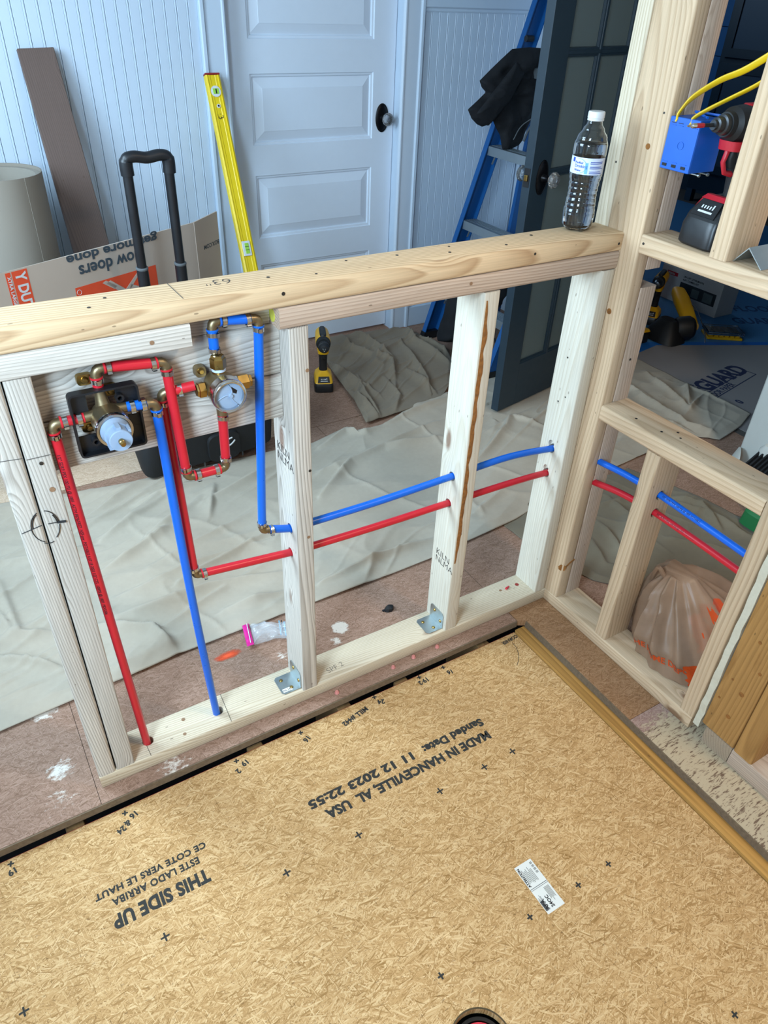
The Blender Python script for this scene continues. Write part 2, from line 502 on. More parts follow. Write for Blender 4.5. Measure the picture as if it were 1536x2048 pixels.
M['blk_plastic'] = plain('black_plastic', '#14161b', 0.42, var=0.2)
M['pex_red'] = plain('red_pex', '#c4202e', 0.32, var=0.06)
M['pex_blue'] = plain('blue_pex', '#0b63cf', 0.30, var=0.06)
M['drywall'] = plain('torn_drywall_edge', '#cbc2ac', 0.95, var=0.1, vscale=120, bump=0.6)

# ------------------------------------------------------------------ floor, underfloor
fl = structure(thing('floor', 'old reddish brown oriented strand board subfloor', 'floor', (0, 0, 0)))
del fl['category']; del fl['label']
def slab(name, pts, z0, z1, mat, parent):
    mb = MB(); n = len(pts)
    mb.ring_loft([[(x, y, z0) for x, y in pts], [(x, y, z1) for x, y in pts]])
    return mb.build(name, mat, parent)
TE = -0.104   # right rim of the sunken shower floor
TB = -0.036   # back rim
slab('subfloor_panel', [(-1.849, TB), (-1.26, TB), (-1.262, 1.20), (-1.849, 1.20)], -0.019, 0.0, M['osb_floor'], fl)
slab('subfloor_panel', [(-1.259, TB), (-0.128, TB), (-0.128, 1.198), (-1.261, 1.199)], -0.019, 0.0, M['osb_floor'], fl)
M['osb_overexposed'] = osb('osb_overexposed_floor', '#a98d74', '#c4ab92', '#d8c4ae', 1.0, sat_dark='#7a5f48', blotch=0.15)  # paler copy of the floor board, overexposure at back left painted into its colour
slab('subfloor_panel', [(-1.849, 1.203), (-0.2, 1.203), (-0.2, 2.1), (-1.849, 2.1)], -0.019, 0.0, M['osb_overexposed'], fl)
slab('subfloor_panel', [(-0.197, 1.202), (1.36, 1.202), (1.36, 2.1), (-0.197, 2.1)], -0.019, 0.0, M['osb_floor'], fl)
slab('subfloor_panel', [(TE, -0.437), (TE, -0.048), (-0.126, -0.036), (-0.126, 0.04), (0.091, 0.04), (0.091, -0.437)], -0.019, 0.0, M['osb_corner'], fl)
slab('subfloor_panel', [(-0.126, 0.0425), (-0.126, 1.1985), (1.36, 1.1985), (1.36, -2.4), (0.0935, -2.4), (0.0935, 0.0425)], -0.019, 0.0, M['osb_floor'], fl)
slab('subfloor_panel', [(TE, -0.438), (0.091, -0.438), (0.091, -2.4), (TE, -2.4)], -0.019, 0.0, M['osb_white'], fl)
# rim left of the cut: exposed board edge and the joist ledge under it
slab('cut_edge', [(-1.849, TB + 0.001), (-0.128, TB + 0.001), (-0.128, TB - 0.0035), (-1.849, TB - 0.0035)], -0.020, -0.001, M['cut_edge'], fl)
slab('cut_edge', [(TE - 0.003, -0.05), (TE + 0.001, -0.05), (TE + 0.001, -2.4), (TE - 0.003, -2.4)], -0.0285, -0.001, M['cut_edge'], fl)
board('ledger', (-0.138, -2.4, -0.075), (-0.1045, -0.047, -0.021), M['strip'], fl, r=0.001)
for i, x in enumerate((-1.79, -1.34, -0.93, -0.69, -0.52, -0.25)):
    board('joist', (x, -2.4, -0.25), (x + 0.038, 0.1 if i % 2 else -0.02, -0.0500), M['joist'], fl)
for x in (0.2, 0.6, 1.0): board('joist', (x, -2.4, -0.25), (x + 0.038, 2.0, -0.0205), M['joist'], fl)
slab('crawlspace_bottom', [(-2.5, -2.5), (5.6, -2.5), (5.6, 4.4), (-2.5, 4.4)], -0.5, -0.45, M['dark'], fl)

# ------------------------------------------------------------------ new OSB sheet lying in the recess, with its print
def sheet_with_hole(name, x0, y0, x1, y1, z0, z1, cx, cy, r, mat, parent):
    mb = MB(); n = 48
    def sq(a):
        c, s = math.cos(a), math.sin(a); t = min(((x1 - cx) / c) if c > 1e-9 else 1e9, ((x0 - cx) / c) if c < -1e-9 else 1e9,
                                                 ((y1 - cy) / s) if s > 1e-9 else 1e9, ((y0 - cy) / s) if s < -1e-9 else 1e9)
        return (cx + c * t, cy + s * t)
    angs = sorted([2 * PI * k / n for k in range(n)] + [math.atan2(y - cy, x - cx) % (2 * PI) for x in (x0, x1) for y in (y0, y1)])
    out = [sq(a) for a in angs]; inn = [(cx + r * math.cos(a), cy + r * math.sin(a)) for a in angs]
    rings = [[(x, y, z1) for x, y in out], [(x, y, z1) for x, y in inn], [(x, y, z0) for x, y in inn], [(x, y, z0) for x, y in out], [(x, y, z1) for x, y in out]]
    mb.ring_loft(rings, caps=False)
    return mb.build(name, mat, parent)
ZO = -0.030
sheet = thing('osb_sheet', 'new tan strand board sheet with black mill printing, sunk in the floor', 'board', (-1.2, -1.0, -0.048))
DC = (-0.8156, -0.7844)
sheet_with_hole('board', -1.84, -2.39, -0.1405, -0.0465, -0.048, ZO, DC[0], DC[1], 0.0527, M['osb_new'], sheet)
M['red_edge'] = plain('red_edge_seal', '#8e2f28', 0.8, var=0.3, vscale=60)
M['burnt_rim'] = plain('burnt_cut_rim', '#4a3a20', 0.8, var=0.3, vscale=90)
slab('edge_seal', [(-1.84, -0.0464), (-0.1405, -0.0464), (-0.1405, -0.0455), (-1.84, -0.0455)], -0.048, ZO - 0.0002, M['red_edge'], sheet)
mb = MB(); rg = []
for rr, z in ((0.0528, ZO + 0.0003), (0.0556, ZO + 0.0003), (0.0556, ZO - 0.001), (0.0528, ZO - 0.001), (0.0528, ZO + 0.0003)):
    rg.append([(DC[0] + rr * math.cos(2 * PI * k / 48), DC[1] + rr * math.sin(2 * PI * k / 48), z) for k in range(48)])
mb.ring_loft(rg, caps=False); mb.build('hole_rim', M['burnt_rim'], sheet)
ztx = ZO + 0.0001
def printed(body, x, y, size, squash=0.8, bold=0.0006, rot=180, **kw):
    a = math.radians(rot)
    return text('printed_lettering', body, size, frame_matrix((x, y, ztx), (math.cos(a), math.sin(a), 0), (-math.sin(a), math.cos(a), 0)), M['print'], sheet, 0.0003, bold, squash=squash, **kw)
printed('THIS SIDE UP', -1.114, -0.262, 0.038, 0.70, 0.0019, 180.0, space=1.06, width=.188)
printed('ESTE LADO ARRIBA', -1.120, -0.229, 0.021, 0.86, 0.0008, 180.0, space=1.1, width=.173)
printed('CE COTE VERS LE HAUT', -1.098, -0.205, 0.019, 0.92, 0.0008, 180.0, space=1.1, width=.222)
printed('MADE IN HANCEVILLE, AL  USA', -0.412, -0.2735, 0.031, 0.84, 0.0015, 179.2, space=1.02, width=.438)
printed('Sanded Date:', -0.405, -0.2365, 0.0285, 0.97, 0.0014, 179.2, space=1.03, width=.172)
printed('11 12 2023 22:55', -0.600, -0.2340, 0.0285, 0.97, 0.0014, 179.2, space=1.03, width=.268)
for body, x, y, a in (('19', -1.440, -0.068, 195), ('16', -1.200, -0.064, 200), ('24', -1.232, -0.086, 200), ('19', -0.945, -0.062, 195), ('2', -0.972, -0.076, 200), ('16', -0.795, -0.072, 205),
                      ('MILL #442', -0.632, -0.066, 192), ('24', -0.580, -0.070, 160), ('19·2', -0.445, -0.062, 185), ('16', -0.372, -0.073, 170), ('&', -1.219, -0.079, 190)):
    printed(body, x, y, 0.0185, 0.95, 0.0008, a)
printed('CORNER', -0.142, -0.056, 0.0145, 0.95, 0.0006, 185)
def plus(x, y, s=0.008, a=0.1):
    mb = MB()
    for k in (0, 1):
        c, sn = math.cos(a + k * PI / 2), math.sin(a + k * PI / 2); w = 0.0017
        mb.box((-s, -w, 0), (s, w, 0.0003 + 0.00002 * k))
        mb.v[-8:] = [(x + px * c - py * sn, y + px * sn + py * c, ztx + pz) for px, py, pz in mb.v[-8:]]
    return mb.build('printed_cross', M['print'], sheet)
for x, y in ((-1.471, -.345), (-1.225, -.347), (-.978, -.35), (-.813, -.352), (-.604, -.352), (-.479, -.352), (-.395, -.351), (-.607, -.664), (-.481, -.665), (-.396, -.664),
             (-.816, -.662), (-.40, -.977)):
    plus(x, y, 0.0085 if y > -0.5 else 0.0065, 0.05)
for x, y in ((-1.448, -.058), (-1.222, -.060), (-.968, -.056), (-.806, -.058), (-.598, -.052), (-.463, -.053), (-.389, -.056)): plus(x, y, 0.006, -0.25)
ink('pencil_arc', [[(-0.170, -0.075, ztx + 0.0003), (-0.172, -0.095, ztx + 0.0003), (-0.183, -0.118, ztx + 0.0003), (-0.200, -0.137, ztx + 0.0003), (-0.212, -0.146, ztx + 0.0003)]], 0.0006, M['pencil'], sheet)

# sticker on the sheet
stk = thing('paper_sticker', 'white printed grade sticker stuck on the tan strand board', 'sticker', (-0.551, -0.626, ZO))
M['sticker'] = plain('sticker_paper', '#dcdad2', 0.6, var=0.03)
M['sticker_print'] = plain('sticker_print', '#4a4a4a', 0.7, var=0.1)
MB().box((-0.5725, -0.6785, ZO), (-0.5295, -0.5735, ZO + 0.0003)).build('label_paper', M['sticker'], stk)
mb = MB(); zz = ZO + 0.0003
mb.box((-0.5725, -0.6255, zz), (-0.5295, -0.6245, zz + 0.0002)); mb.box((-0.5725, -0.6285, zz), (-0.5295, -0.6278, zz + 0.0002))
random.seed(3)
for i in range(16): mb.box((-0.5380, -0.5790 - i * 0.0017 - 0.0009, zz), (-0.5325, -0.5790 - i * 0.0017, zz + 0.0002)) if i % 4 != 3 else None
for i in range(9): mb.box((-0.5430 - i * 0.0028 - 0.0009, -0.617 + random.uniform(0, .004), zz), (-0.5430 - i * 0.0028, -0.583 - random.uniform(0, .012), zz + 0.0002))
for i in range(6): mb.box((-0.5340 - i * 0.0022 - 0.0008, -0.664 + random.uniform(0, .01), zz), (-0.5340 - i * 0.0022, -0.633, zz + 0.0002))
for i in range(5): mb.box((-0.5630 - i * 0.0018 - 0.0007, -0.673, zz), (-0.5630 - i * 0.0018, -0.640 - random.uniform(0, .01), zz + 0.0002))
mb.box((-0.5715, -0.672, zz), (-0.5650, -0.652, zz + 0.00018))
mb.build('fine_print', M['sticker_print'], stk)
for body, x, y, sz in (('APA', -0.5615, -0.6715, 0.0115), ('24OC', -0.5495, -0.6725, 0.010), ('ATTENTION', -0.5660, -0.6205, 0.0075)):
    text('heading_print', body, sz, frame_matrix((x, y, zz + 0.0002), (0.02, 1, 0), (-1, 0.02, 0)), M['ink'], stk, 0.0002, 0.0003)

# drain pipe under the hole
dr = thing('drain_pipe', 'black drain pipe with a red test cap down in the round floor hole', 'pipe', (DC[0], DC[1], -0.30))
M['abs'] = plain('abs_pipe', '#0b0c0e', 0.35); M['red_cap'] = plain('red_cap', '#c62a3a', 0.4, var=0.15, vscale=60)
def tube_wall(name, c, r0, r1, z0, z1, mat, parent, n=40):
    mb = MB(); rg = []
    for rr, z in ((r0, z0), (r1, z0), (r1, z1), (r0, z1), (r0, z0)):
        rg.append([(c[0] + rr * math.cos(2 * PI * k / n), c[1] + rr * math.sin(2 * PI * k / n), z) for k in range(n)])
    mb.ring_loft(rg, caps=False); return mb.build(name, mat, parent, smooth=True)
tube_wall('pipe_wall', DC, 0.040, 0.046, -0.30, -0.044, M['abs'], dr)
mb = MB(); mb.lathe((DC[0], DC[1], -0.070), (DC[0], DC[1], -0.040), [(0, 0.039), (0.7, 0.039), (1.0, 0.036)], 40); cp = mb.build('test_cap', M['red_cap'], dr, smooth=True)
tube_wall('cap_ring', DC, 0.026, 0.029, -0.041, -0.036, M['red_cap'], dr)
ca = math.radians(40)
text('cap_lettering', 'UNISEAL TEST', 0.008, frame_matrix((DC[0] - 0.026, DC[1] + 0.002, -0.0398), (1, 0.3, 0), (-0.3, 1, 0)), M['white_paint'], dr, 0.0004)

# ------------------------------------------------------------------ walls and ceiling
WY = 1.93
def boxobj(name, p0, p1, mat, parent=None, bevel=None):
    return MB().box(p0, p1).build(name, mat, parent, bevel=bevel)
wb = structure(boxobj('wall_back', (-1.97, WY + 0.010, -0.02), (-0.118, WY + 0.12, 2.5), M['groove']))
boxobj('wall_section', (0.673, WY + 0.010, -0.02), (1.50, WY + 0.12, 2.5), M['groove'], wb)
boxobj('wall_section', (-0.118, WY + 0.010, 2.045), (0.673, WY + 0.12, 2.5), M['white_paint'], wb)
def beads(x0, x1, z0, z1):
    pitch = 0.0412; first = None; x = x0
    while x < x1 - 0.005:
        e = min(x + pitch, x1)
        if first is None or e - x < pitch - 1e-6:
            w = e - x
            mb = MB(); g = 0.0006; b = 0.0048
            prof = [(g, 0.0), (g, 0.0092), (g + 0.001, 0.010), (w - b - 0.004, 0.010), (w - b - 0.003, 0.0088), (w - b - 0.0018, 0.0088), (w - b - 0.0005, 0.0103), (w - g - 0.0015, 0.0103), (w - g, 0.0085), (w - g, 0.0)]
            mb.ring_loft([[(px - x0 * 0, -py, z0) for px, py in prof], [(px, -py, z1) for px, py in prof]])
            o = mb.build('beadboard_slat', M['white_paint'], None)
            if first is None: first = o
            o.location = (x, WY + 0.010, 0); attach(o, wb)
        else:
            o = first.copy(); COL.objects.link(o); o.parent = None; o.matrix_parent_inverse = Matrix(); o.location = (x, WY + 0.010, 0); attach(o, wb)
        x += pitch
beads(-1.84 + 0.0, -0.194, 0.10, 1.39)
beads(0.760, 1.35, 0.10, 1.345)
structure(boxobj('baseboard_back', (-1.849, WY - 0.012, 0.0), (-0.195, WY + 0.008, 0.10), M['white_paint']))
structure(boxobj('baseboard_right', (0.760, WY - 0.012, 0.0), (1.35, WY + 0.008, 0.10), M['white_paint'], bevel=0.003))
def moulding(name, x0, x1, z0, z1):
    mb = MB(); y = WY + 0.009
    prof = [(0, z0), (-0.012, z0), (-0.014, z0 + 0.004), (-0.014, z0 + 0.012), (-0.020, z0 + 0.018), (-0.020, z1 - 0.022), (-0.030, z1 - 0.014), (-0.034, z1 - 0.004), (-0.034, z1), (0, z1)]
    mb.ring_loft([[(x0, y + a, b) for a, b in prof], [(x1, y + a, b) for a, b in prof]])
    return structure(mb.build(name, M['white_paint']))
moulding('trim_1', 0.755, 1.35, 1.338, 1.43)
moulding('trim_2', -1.849, -0.195, 1.385, 1.45)
def casing(name, x0, x1, z0, z1, out):
    """fluted door casing; out = +1 when the outer bead is on the right"""
    mb = MB(); y = WY + 0.012; w = x1 - x0
    prof = [(0, 0), (0, -0.024), (0.004, -0.028), (0.016, -0.028), (0.018, -0.022), (0.022, -0.020), (w - 0.016, -0.020), (w - 0.013, -0.024), (w - 0.006, -0.024), (w - 0.002, -0.018), (w, -0.014), (w, 0)]
    if out > 0: prof = [(w - a, b) for a, b in prof]
    mb.ring_loft([[(x0 + a, y + b, z0) for a, b in prof], [(x0 + a, y + b, z1) for a, b in prof]])
    return structure(mb.build(name, M['white_paint'], bevel=0.0012))
casing('trim_3', -0.200, -0.100, 0.0, 2.14, -1)
casing('trim_4', 0.658, 0.758, 0.0, 2.14, 1)
structure(boxobj('trim_5', (-0.20, WY - 0.010, 2.045), (0.758, WY + 0.012, 2.14), M['white_paint']))
structure(boxobj('trim_6', (-0.117, WY + 0.0125, 0.0), (-0.1065, WY + 0.118, 2.043), M['white_paint']))
structure(boxobj('trim_7', (0.662, WY + 0.0125, 0.0), (0.672, WY + 0.118, 2.043), M['white_paint']))
structure(boxobj('trim_8', (0.649, WY + 0.095, 0.0), (0.6615, WY + 0.118, 2.043), M['white_paint']))

# white five panel door
d1 = structure(thing('door_1', '', '', (-0.10, 1.98, 0.012))); del d1['label']; del d1['category']
DX0, DX1, DY = -0.1035, 0.6590, 1.980
pz = [(0.142 + 0.3655 * i, 0.142 + 0.3655 * i + 0.2515) for i in range(5)]
px0, px1 = 0.000, 0.554
boxobj('stile', (DX0, DY, 0.012), (px0, DY + 0.035, 2.038), M['door_paint'], d1)
boxobj('stile', (px1, DY, 0.012), (DX1, DY + 0.035, 2.038), M['door_paint'], d1)
edges = [0.012] + [v for p in pz for v in p] + [2.038]
for i in range(0, len(edges), 2): boxobj('rail', (px0, DY, edges[i]), (px1, DY + 0.035, edges[i + 1]), M['door_paint'], d1)
for z0, z1 in pz:
    mb = MB(); rings = []
    for ins, dep in ((0, 0.0), (0.003, 0.005), (0.010, 0.006), (0.013, 0.012), (0.016, 0.012), (0.048, 0.003), (0.050, 0.002), (0.052, 0.002)):
        rings.append([(px0 + ins, DY + dep, z0 + ins), (px1 - ins, DY + dep, z0 + ins), (px1 - ins, DY + dep, z1 - ins), (px0 + ins, DY + dep, z1 - ins)])
    mb.ring_loft(rings, caps=False); n = len(mb.v); mb.f.append((n - 4, n - 3, n - 2, n - 1)); mb.mi.append(0)
    mb.build('panel', M['door_paint'], d1)
M['glass'] = None
tg = NT('clear_glass'); tg.set(color=(0.93, 0.96, 0.97, 1), rough=0.03, trans=1.0, ior=1.47); M['glass'] = tg.m
tg = NT('cut_crystal'); tg.set(color=(0.9, 0.93, 0.95, 1), rough=0.05, trans=0.92, ior=1.6); M['crystal'] = tg.m
def oval_plate(name, c, u, w, nrm, a, b, mat, parent, th=0.006):
    c, u, w, nrm = Vector(c), Vector(u), Vector(w), Vector(nrm); mb = MB(); rings = []
    for s, h in ((1.0, 0), (1.0, th * 0.4), (0.93, th * 0.7), (0.88, th * 0.55), (0.82, th * 0.75), (0.7, th), (0.3, th * 1.15), (0.02, th * 1.15)):
        rings.append([c + u * (a * s * math.cos(2 * PI * k / 32)) + w * (b * s * math.sin(2 * PI * k / 32)) + nrm * h for k in range(32)])
    mb.ring_loft(rings); return mb.build(name, mat, parent, smooth=True)
def crystal_knob(c, nrm, parent, r=0.024):
    c, nrm = Vector(c), Vector(nrm).normalized()
    mb = MB(); mb.lathe(c + nrm * 0.004, c + nrm * 0.034, [(0, 0.015), (0.25, 0.012), (0.6, 0.009), (1, 0.012)], 20)
    mb.build('knob_shank', M['black_iron'], parent, smooth=True)
    mb = MB(); mb.lathe(c + nrm * 0.034, c + nrm * 0.068, [(0, 0.012), (0.15, 0.019), (0.38, r), (0.62, r), (0.85, 0.019), (1.0, 0.011)], 12)
    k = mb.build('glass_knob', M['crystal'], parent)
    mb = MB(); mb.lathe(c + nrm * 0.0345, c + nrm * 0.050, [(0, 0.010), (1.0, 0.007)], 12)
    mb.build('knob_mirror', M['chrome'], parent)
oval_plate('rosette', (0.602, DY, 0.952), (1, 0, 0), (0, 0, 1), (0, -1, 0), 0.0325, 0.056, M['black_iron'], d1)
crystal_knob((0.602, DY, 0.952), (0, -1, 0), d1, 0.026)

# right wall with the doorway to the blue room, navy french door standing open
RX = 1.36
structure(boxobj('wall_right', (RX, -2.5, -0.02), (RX + 0.12, 0.30, 2.5), M['white_paint']))
o = structure(boxobj('wall_right_far', (RX, 1.135, -0.02), (RX + 0.12, WY + 0.12, 2.5), M['white_paint']))
boxobj('wall_section', (RX, 0.30, 2.05), (RX + 0.12, 1.135, 2.5), M['white_paint'], o)
structure(boxobj('trim_9', (RX - 0.002, 1.112, 0), (RX + 0.122, 1.135, 2.05), M['navy']))
structure(boxobj('trim_10', (RX - 0.002, 0.30, 0), (RX + 0.122, 0.322, 2.05), M['navy']))
structure(boxobj('trim_11', (RX - 0.014, 1.135, 0), (RX, 1.215, 2.12), M['white_paint']))
th = math.atan2(0.074, 0.345)
FD = Matrix.Translation((0.569, 0.939, 0.0)) @ Matrix.Rotation(th, 4, 'Z')
d2 = bpy.data.objects.new('door_2', None); COL.objects.link(d2); d2.matrix_basis = FD; structure(d2); d2.empty_display_size = .05
DW, DT = 0.762, 0.034
def fbox(name, p0, p1, mat, bevel=None):
    o = MB().box(p0, p1).build(name, mat, None, bevel=bevel)
    o.matrix_basis = FD; attach(o, d2); return o
zr = [0.200 + 0.3565 * i for i in range(6)]
fbox('stile', (0, 0, 0.020), (0.106, DT, 2.03), M['navy'], 0.001)
fbox('stile', (DW - 0.106, 0, 0.020), (DW, DT, 2.03), M['navy'], 0.001)
fbox('rail', (0.106, 0, 0.020), (DW - 0.106, DT, 0.200), M['navy'])
fbox('rail', (0.106, 0, zr[5]), (DW - 0.106, DT, 2.03), M['navy'])
def fr_bead(p0, p1, vertical):
    mb = MB()
    if vertical:
        x = (p0[0] + p1[0]) / 2; prof = [(-0.014, 0.012), (-0.012, 0.004), (-0.006, 0.003), (-0.005, 0.0), (0.005, 0.0), (0.006, 0.003), (0.012, 0.004), (0.014, 0.012), (0.012, 0.030), (-0.012, 0.030)]
        mb.ring_loft([[(x + a, b, p0[2]) for a, b in prof], [(x + a, b, p1[2]) for a, b in prof]])
    else:
        z = (p0[2] + p1[2]) / 2; prof = [(-0.014, 0.012), (-0.012, 0.004), (-0.006, 0.003), (-0.005, 0.0), (0.005, 0.0), (0.006, 0.003), (0.012, 0.004), (0.014, 0.012), (0.012, 0.030), (-0.012, 0.030)]
        mb.ring_loft([[(p0[0], b, z + a) for a, b in prof], [(p1[0], b, z + a) for a, b in prof]])
    o = mb.build('muntin', M['navy'], None); o.matrix_basis = FD; attach(o, d2)
gx = [0.106, 0.106 + 0.5500 / 3, 0.106 + 1.1 / 3, DW - 0.106]
for x in gx[1:3]: fr_bead((x, 0, 0.2), (x, 0, zr[5]), True)
for z in zr[1:5]: fr_bead((0.106, 0, z), (DW - 0.106, 0, z), False)
# glazing beads round the glass opening
mb = MB(); rings = []
for ins, dep in ((0, 0.0005), (0.004, 0.004), (0.006, 0.004), (0.009, 0.009), (0.011, 0.012)):
    rings.append([(0.106 + ins, dep, 0.2 + ins), (DW - 0.106 - ins, dep, 0.2 + ins), (DW - 0.106 - ins, dep, zr[5] - ins), (0.106 + ins, dep, zr[5] - ins)])
mb.ring_loft(rings, caps=False); o = mb.build('glazing_bead', M['navy'], None); o.matrix_basis = FD; attach(o, d2)
tg = NT('frosted_pane')
nz = tg.noise(tg.obj(), 300, 2)
tg.set(color=(0.15, 0.20, 0.205, 1), rough=tg.math('MULTIPLY_ADD', nz, 0.2, 0.25), trans=0.35, ior=1.45); tg.bump(nz, 0.1, 0.0005)
for i in range(3):
    for j in range(5):
        o = MB().box((gx[i] + 0.003, 0.014, zr[j] + 0.003), (gx[i + 1] - 0.003, 0.018, zr[j + 1] - 0.003)).build('pane', tg.m, None); o.matrix_basis = FD; attach(o, d2)
def flocal(p): return FD @ Vector(p)
nf = (FD.to_3x3() @ Vector((0, -1, 0)))
o = oval_plate('rosette', flocal((0.062, 0, 0.905)), FD.to_3x3() @ Vector((1, 0, 0)), (0, 0, 1), nf, 0.032, 0.056, M['black_iron'], d2)
crystal_knob(flocal((0.062, 0, 0.905)), nf, d2, 0.026)
oval_plate('rosette', flocal((0.062, DT, 0.905)), FD.to_3x3() @ Vector((1, 0, 0)), (0, 0, 1), -nf, 0.032, 0.056, M['black_iron'], d2)
crystal_knob(flocal((0.062, DT, 0.905)), -nf, d2, 0.026)
fbox('latch_plate', (-0.0012, 0.005, 0.878), (0.0, 0.029, 0.938), M['blk_plastic'])
fbox('latch_bolt', (-0.009, 0.010, 0.898), (-0.001, 0.024, 0.918), M['brass'], 0.002)

# left wall with two windows, front wall, ceiling
wl = structure(boxobj('wall_left', (-1.97, -2.5, -0.02), (-1.85, -1.70, 2.5), M['wall_plaster']))
boxobj('wall_section', (-1.97, -1.70, -0.02), (-1.85, WY + 0.12, 0.85), M['wall_plaster'], wl)
boxobj('wall_section', (-1.97, -1.70, 2.15), (-1.85, WY + 0.12, 2.5), M['wall_plaster'], wl)
boxobj('wall_section', (-1.97, -0.60, 0.85), (-1.85, 0.30, 2.15), M['wall_plaster'], wl)
boxobj('wall_section', (-1.97, 1.30, 0.85), (-1.85, WY + 0.12, 2.15), M['wall_plaster'], wl)
for nm, y0, y1 in (('window_1', -1.70, -0.60), ('window_2', 0.30, 1.30)):
    w = structure(boxobj(nm, (-1.93, y0, 0.85), (-1.89, y0 + 0.04, 2.15), M['white_paint']))
    for p0, p1 in (((-1.93, y1 - 0.04, 0.85), (-1.89, y1, 2.15)), ((-1.93, y0 + 0.04, 0.85), (-1.89, y1 - 0.04, 0.90)), ((-1.93, y0 + 0.04, 2.10), (-1.89, y1 - 0.04, 2.15)), ((-1.925, y0 + 0.04, 1.48), (-1.895, y1 - 0.04, 1.52))):
        boxobj('sash', p0, p1, M['white_paint'], w)
structure(boxobj('wall_front', (-1.97, -2.52, -0.02), (RX + 0.12, -2.40, 2.5), M['wall_plaster']))
structure(boxobj('ceiling', (-2.52, -2.52, 2.45), (5.6, 4.3, 2.55), M['wall_plaster']))

# ------------------------------------------------------------------ framed half wall (along x)
T = 0.038; H = 1.027; L = 1.248
X1, X2 = -0.768, -0.352
hw = thing('half_height_stud_frame', 'pale lumber half height stud frame with double top plate, holding the shower valves', 'stud frame', (-0.62, 0.045, 0))
hole_r = 0.0115
board('top_plate', (-1.849, 0, H - T), (-0.0005, 0.089, H), M['wood_top'], hw, 0.005)
board('lower_top_plate', (-1.849, 0, H - 2 * T), (-0.933, 0.0885, H - T - 0.0004), M['wood_grey'], hw, 0.003)
board('lower_top_plate', (-0.783, 0, H - 2 * T), (-0.0015, 0.0885, H - T - 0.0004), M['wood_pink'], hw, 0.006)
bp = board('bottom_plate', (-L, 0, 0.0), (-0.0003, 0.089, T), M['wood_pale'], hw, 0.003,
           cuts=[((-1.132, 0.042, -0.02), (-1.132, 0.042, 0.06), 0.0125), ((-0.967, 0.045, -0.02), (-0.967, 0.045, 0.06), 0.0125)])
zs = T + 0.0004; ze = H - 2 * T - 0.0004
board('stud', (-L, 0, zs), (-L + T - 0.0028, 0.089, ze), M['wood_grey'], hw, 0.006)
board('stud', (-L + T, 0.001, zs), (-L + 2 * T, 0.089, ze), M['wood_grey'], hw, 0.003)
PB = [(-0.768, 0.033, 0.510), (-0.352, 0.041, 0.506), (-0.0379, 0.047, 0.490)]   # blue line through the studs
PR = [(-0.768, 0.036, 0.444), (-0.352, 0.044, 0.428), (-0.0379, 0.049, 0.416)]   # red line
def hcut(x, k, P): return ((x - 0.03, P[k][1], P[k][2]), (x + 0.07, P[k][1], P[k][2]), hole_r)
board('stud', (X1, 0, zs), (X1 + T, 0.0885, ze), M['wood_grey'], hw, 0.003, cuts=[hcut(X1, 0, PB), hcut(X1, 0, PR)])
s2 = board('stud', (X2, 0, zs), (X2 + T, 0.0885, ze), M['wood_white'], hw, 0.003, cuts=[hcut(X2, 1, PB), hcut(X2, 1, PR)])
board('stud', (-T, 0.0005, zs), (-0.0015, 0.0885, ze), M['wood_white'], hw, 0.003, cuts=[((-0.08, 0.047, 0.490), (0.02, 0.047, 0.490), hole_r), ((-0.08, 0.049, 0.416), (0.02, 0.049, 0.416), hole_r), ((-0.08, 0.050, 0.503), (-0.03, 0.050, 0.503), 0.010), ((-0.08, 0.052, 0.430), (-0.03, 0.052, 0.430), 0.009)])
discs('crayon_mark', [((-0.7832, 0.030, 0.969), (-1, 0, 0), 0.012)], M['yellow_mark'], hw)
# bark left on the edge of the middle stud
mb = MB(); random.seed(11); n = 60; zb0, zb1 = 0.27, 0.935; rings = []
for i in range(n + 1):
    f = i / n; z = zb0 + (zb1 - zb0) * f
    w = 0.0105 * (0.35 + 0.65 * min(1, min(f, 1 - f) * 8)) * (0.95 + 0.5 * noise.noise(Vector((0, 0, z * 26)))); sft = 0.0015 * f + .0012 * noise.noise(Vector((5, 0, z * 30)))
    d = 0.0006 + 0.0008 * random.random()
    rings.append([(X2 + 0.0035 + sft, -0.0001, z), (X2 + 0.004 + sft, -d, z), (X2 + 0.004 + w * .5 + sft, -d * 1.5, z), (X2 + 0.0035 + w + sft, -d, z), (X2 + 0.0035 + w + sft, -0.0001, z)])
mb.ring_loft(rings); mb.build('bark_strip', M['bark'], hw)
# blocking behind the valves
board('blocking', (-L + 2 * T + 0.001, 0.038, 0.768), (X1 - 0.0008, 0.076, 0.8545), M['wood_grey'], hw, 0.003)
board('blocking', (-L + 2 * T + 0.001, 0.038, 0.8565), (X1 - 0.0008, 0.076, ze), M['wood_grey'], hw, 0.003)
board('blocking', (-0.932, 0.040, H - 2 * T), (-0.784, 0.078, H - T - 0.0006), M['wood_grey'], hw, 0.001)
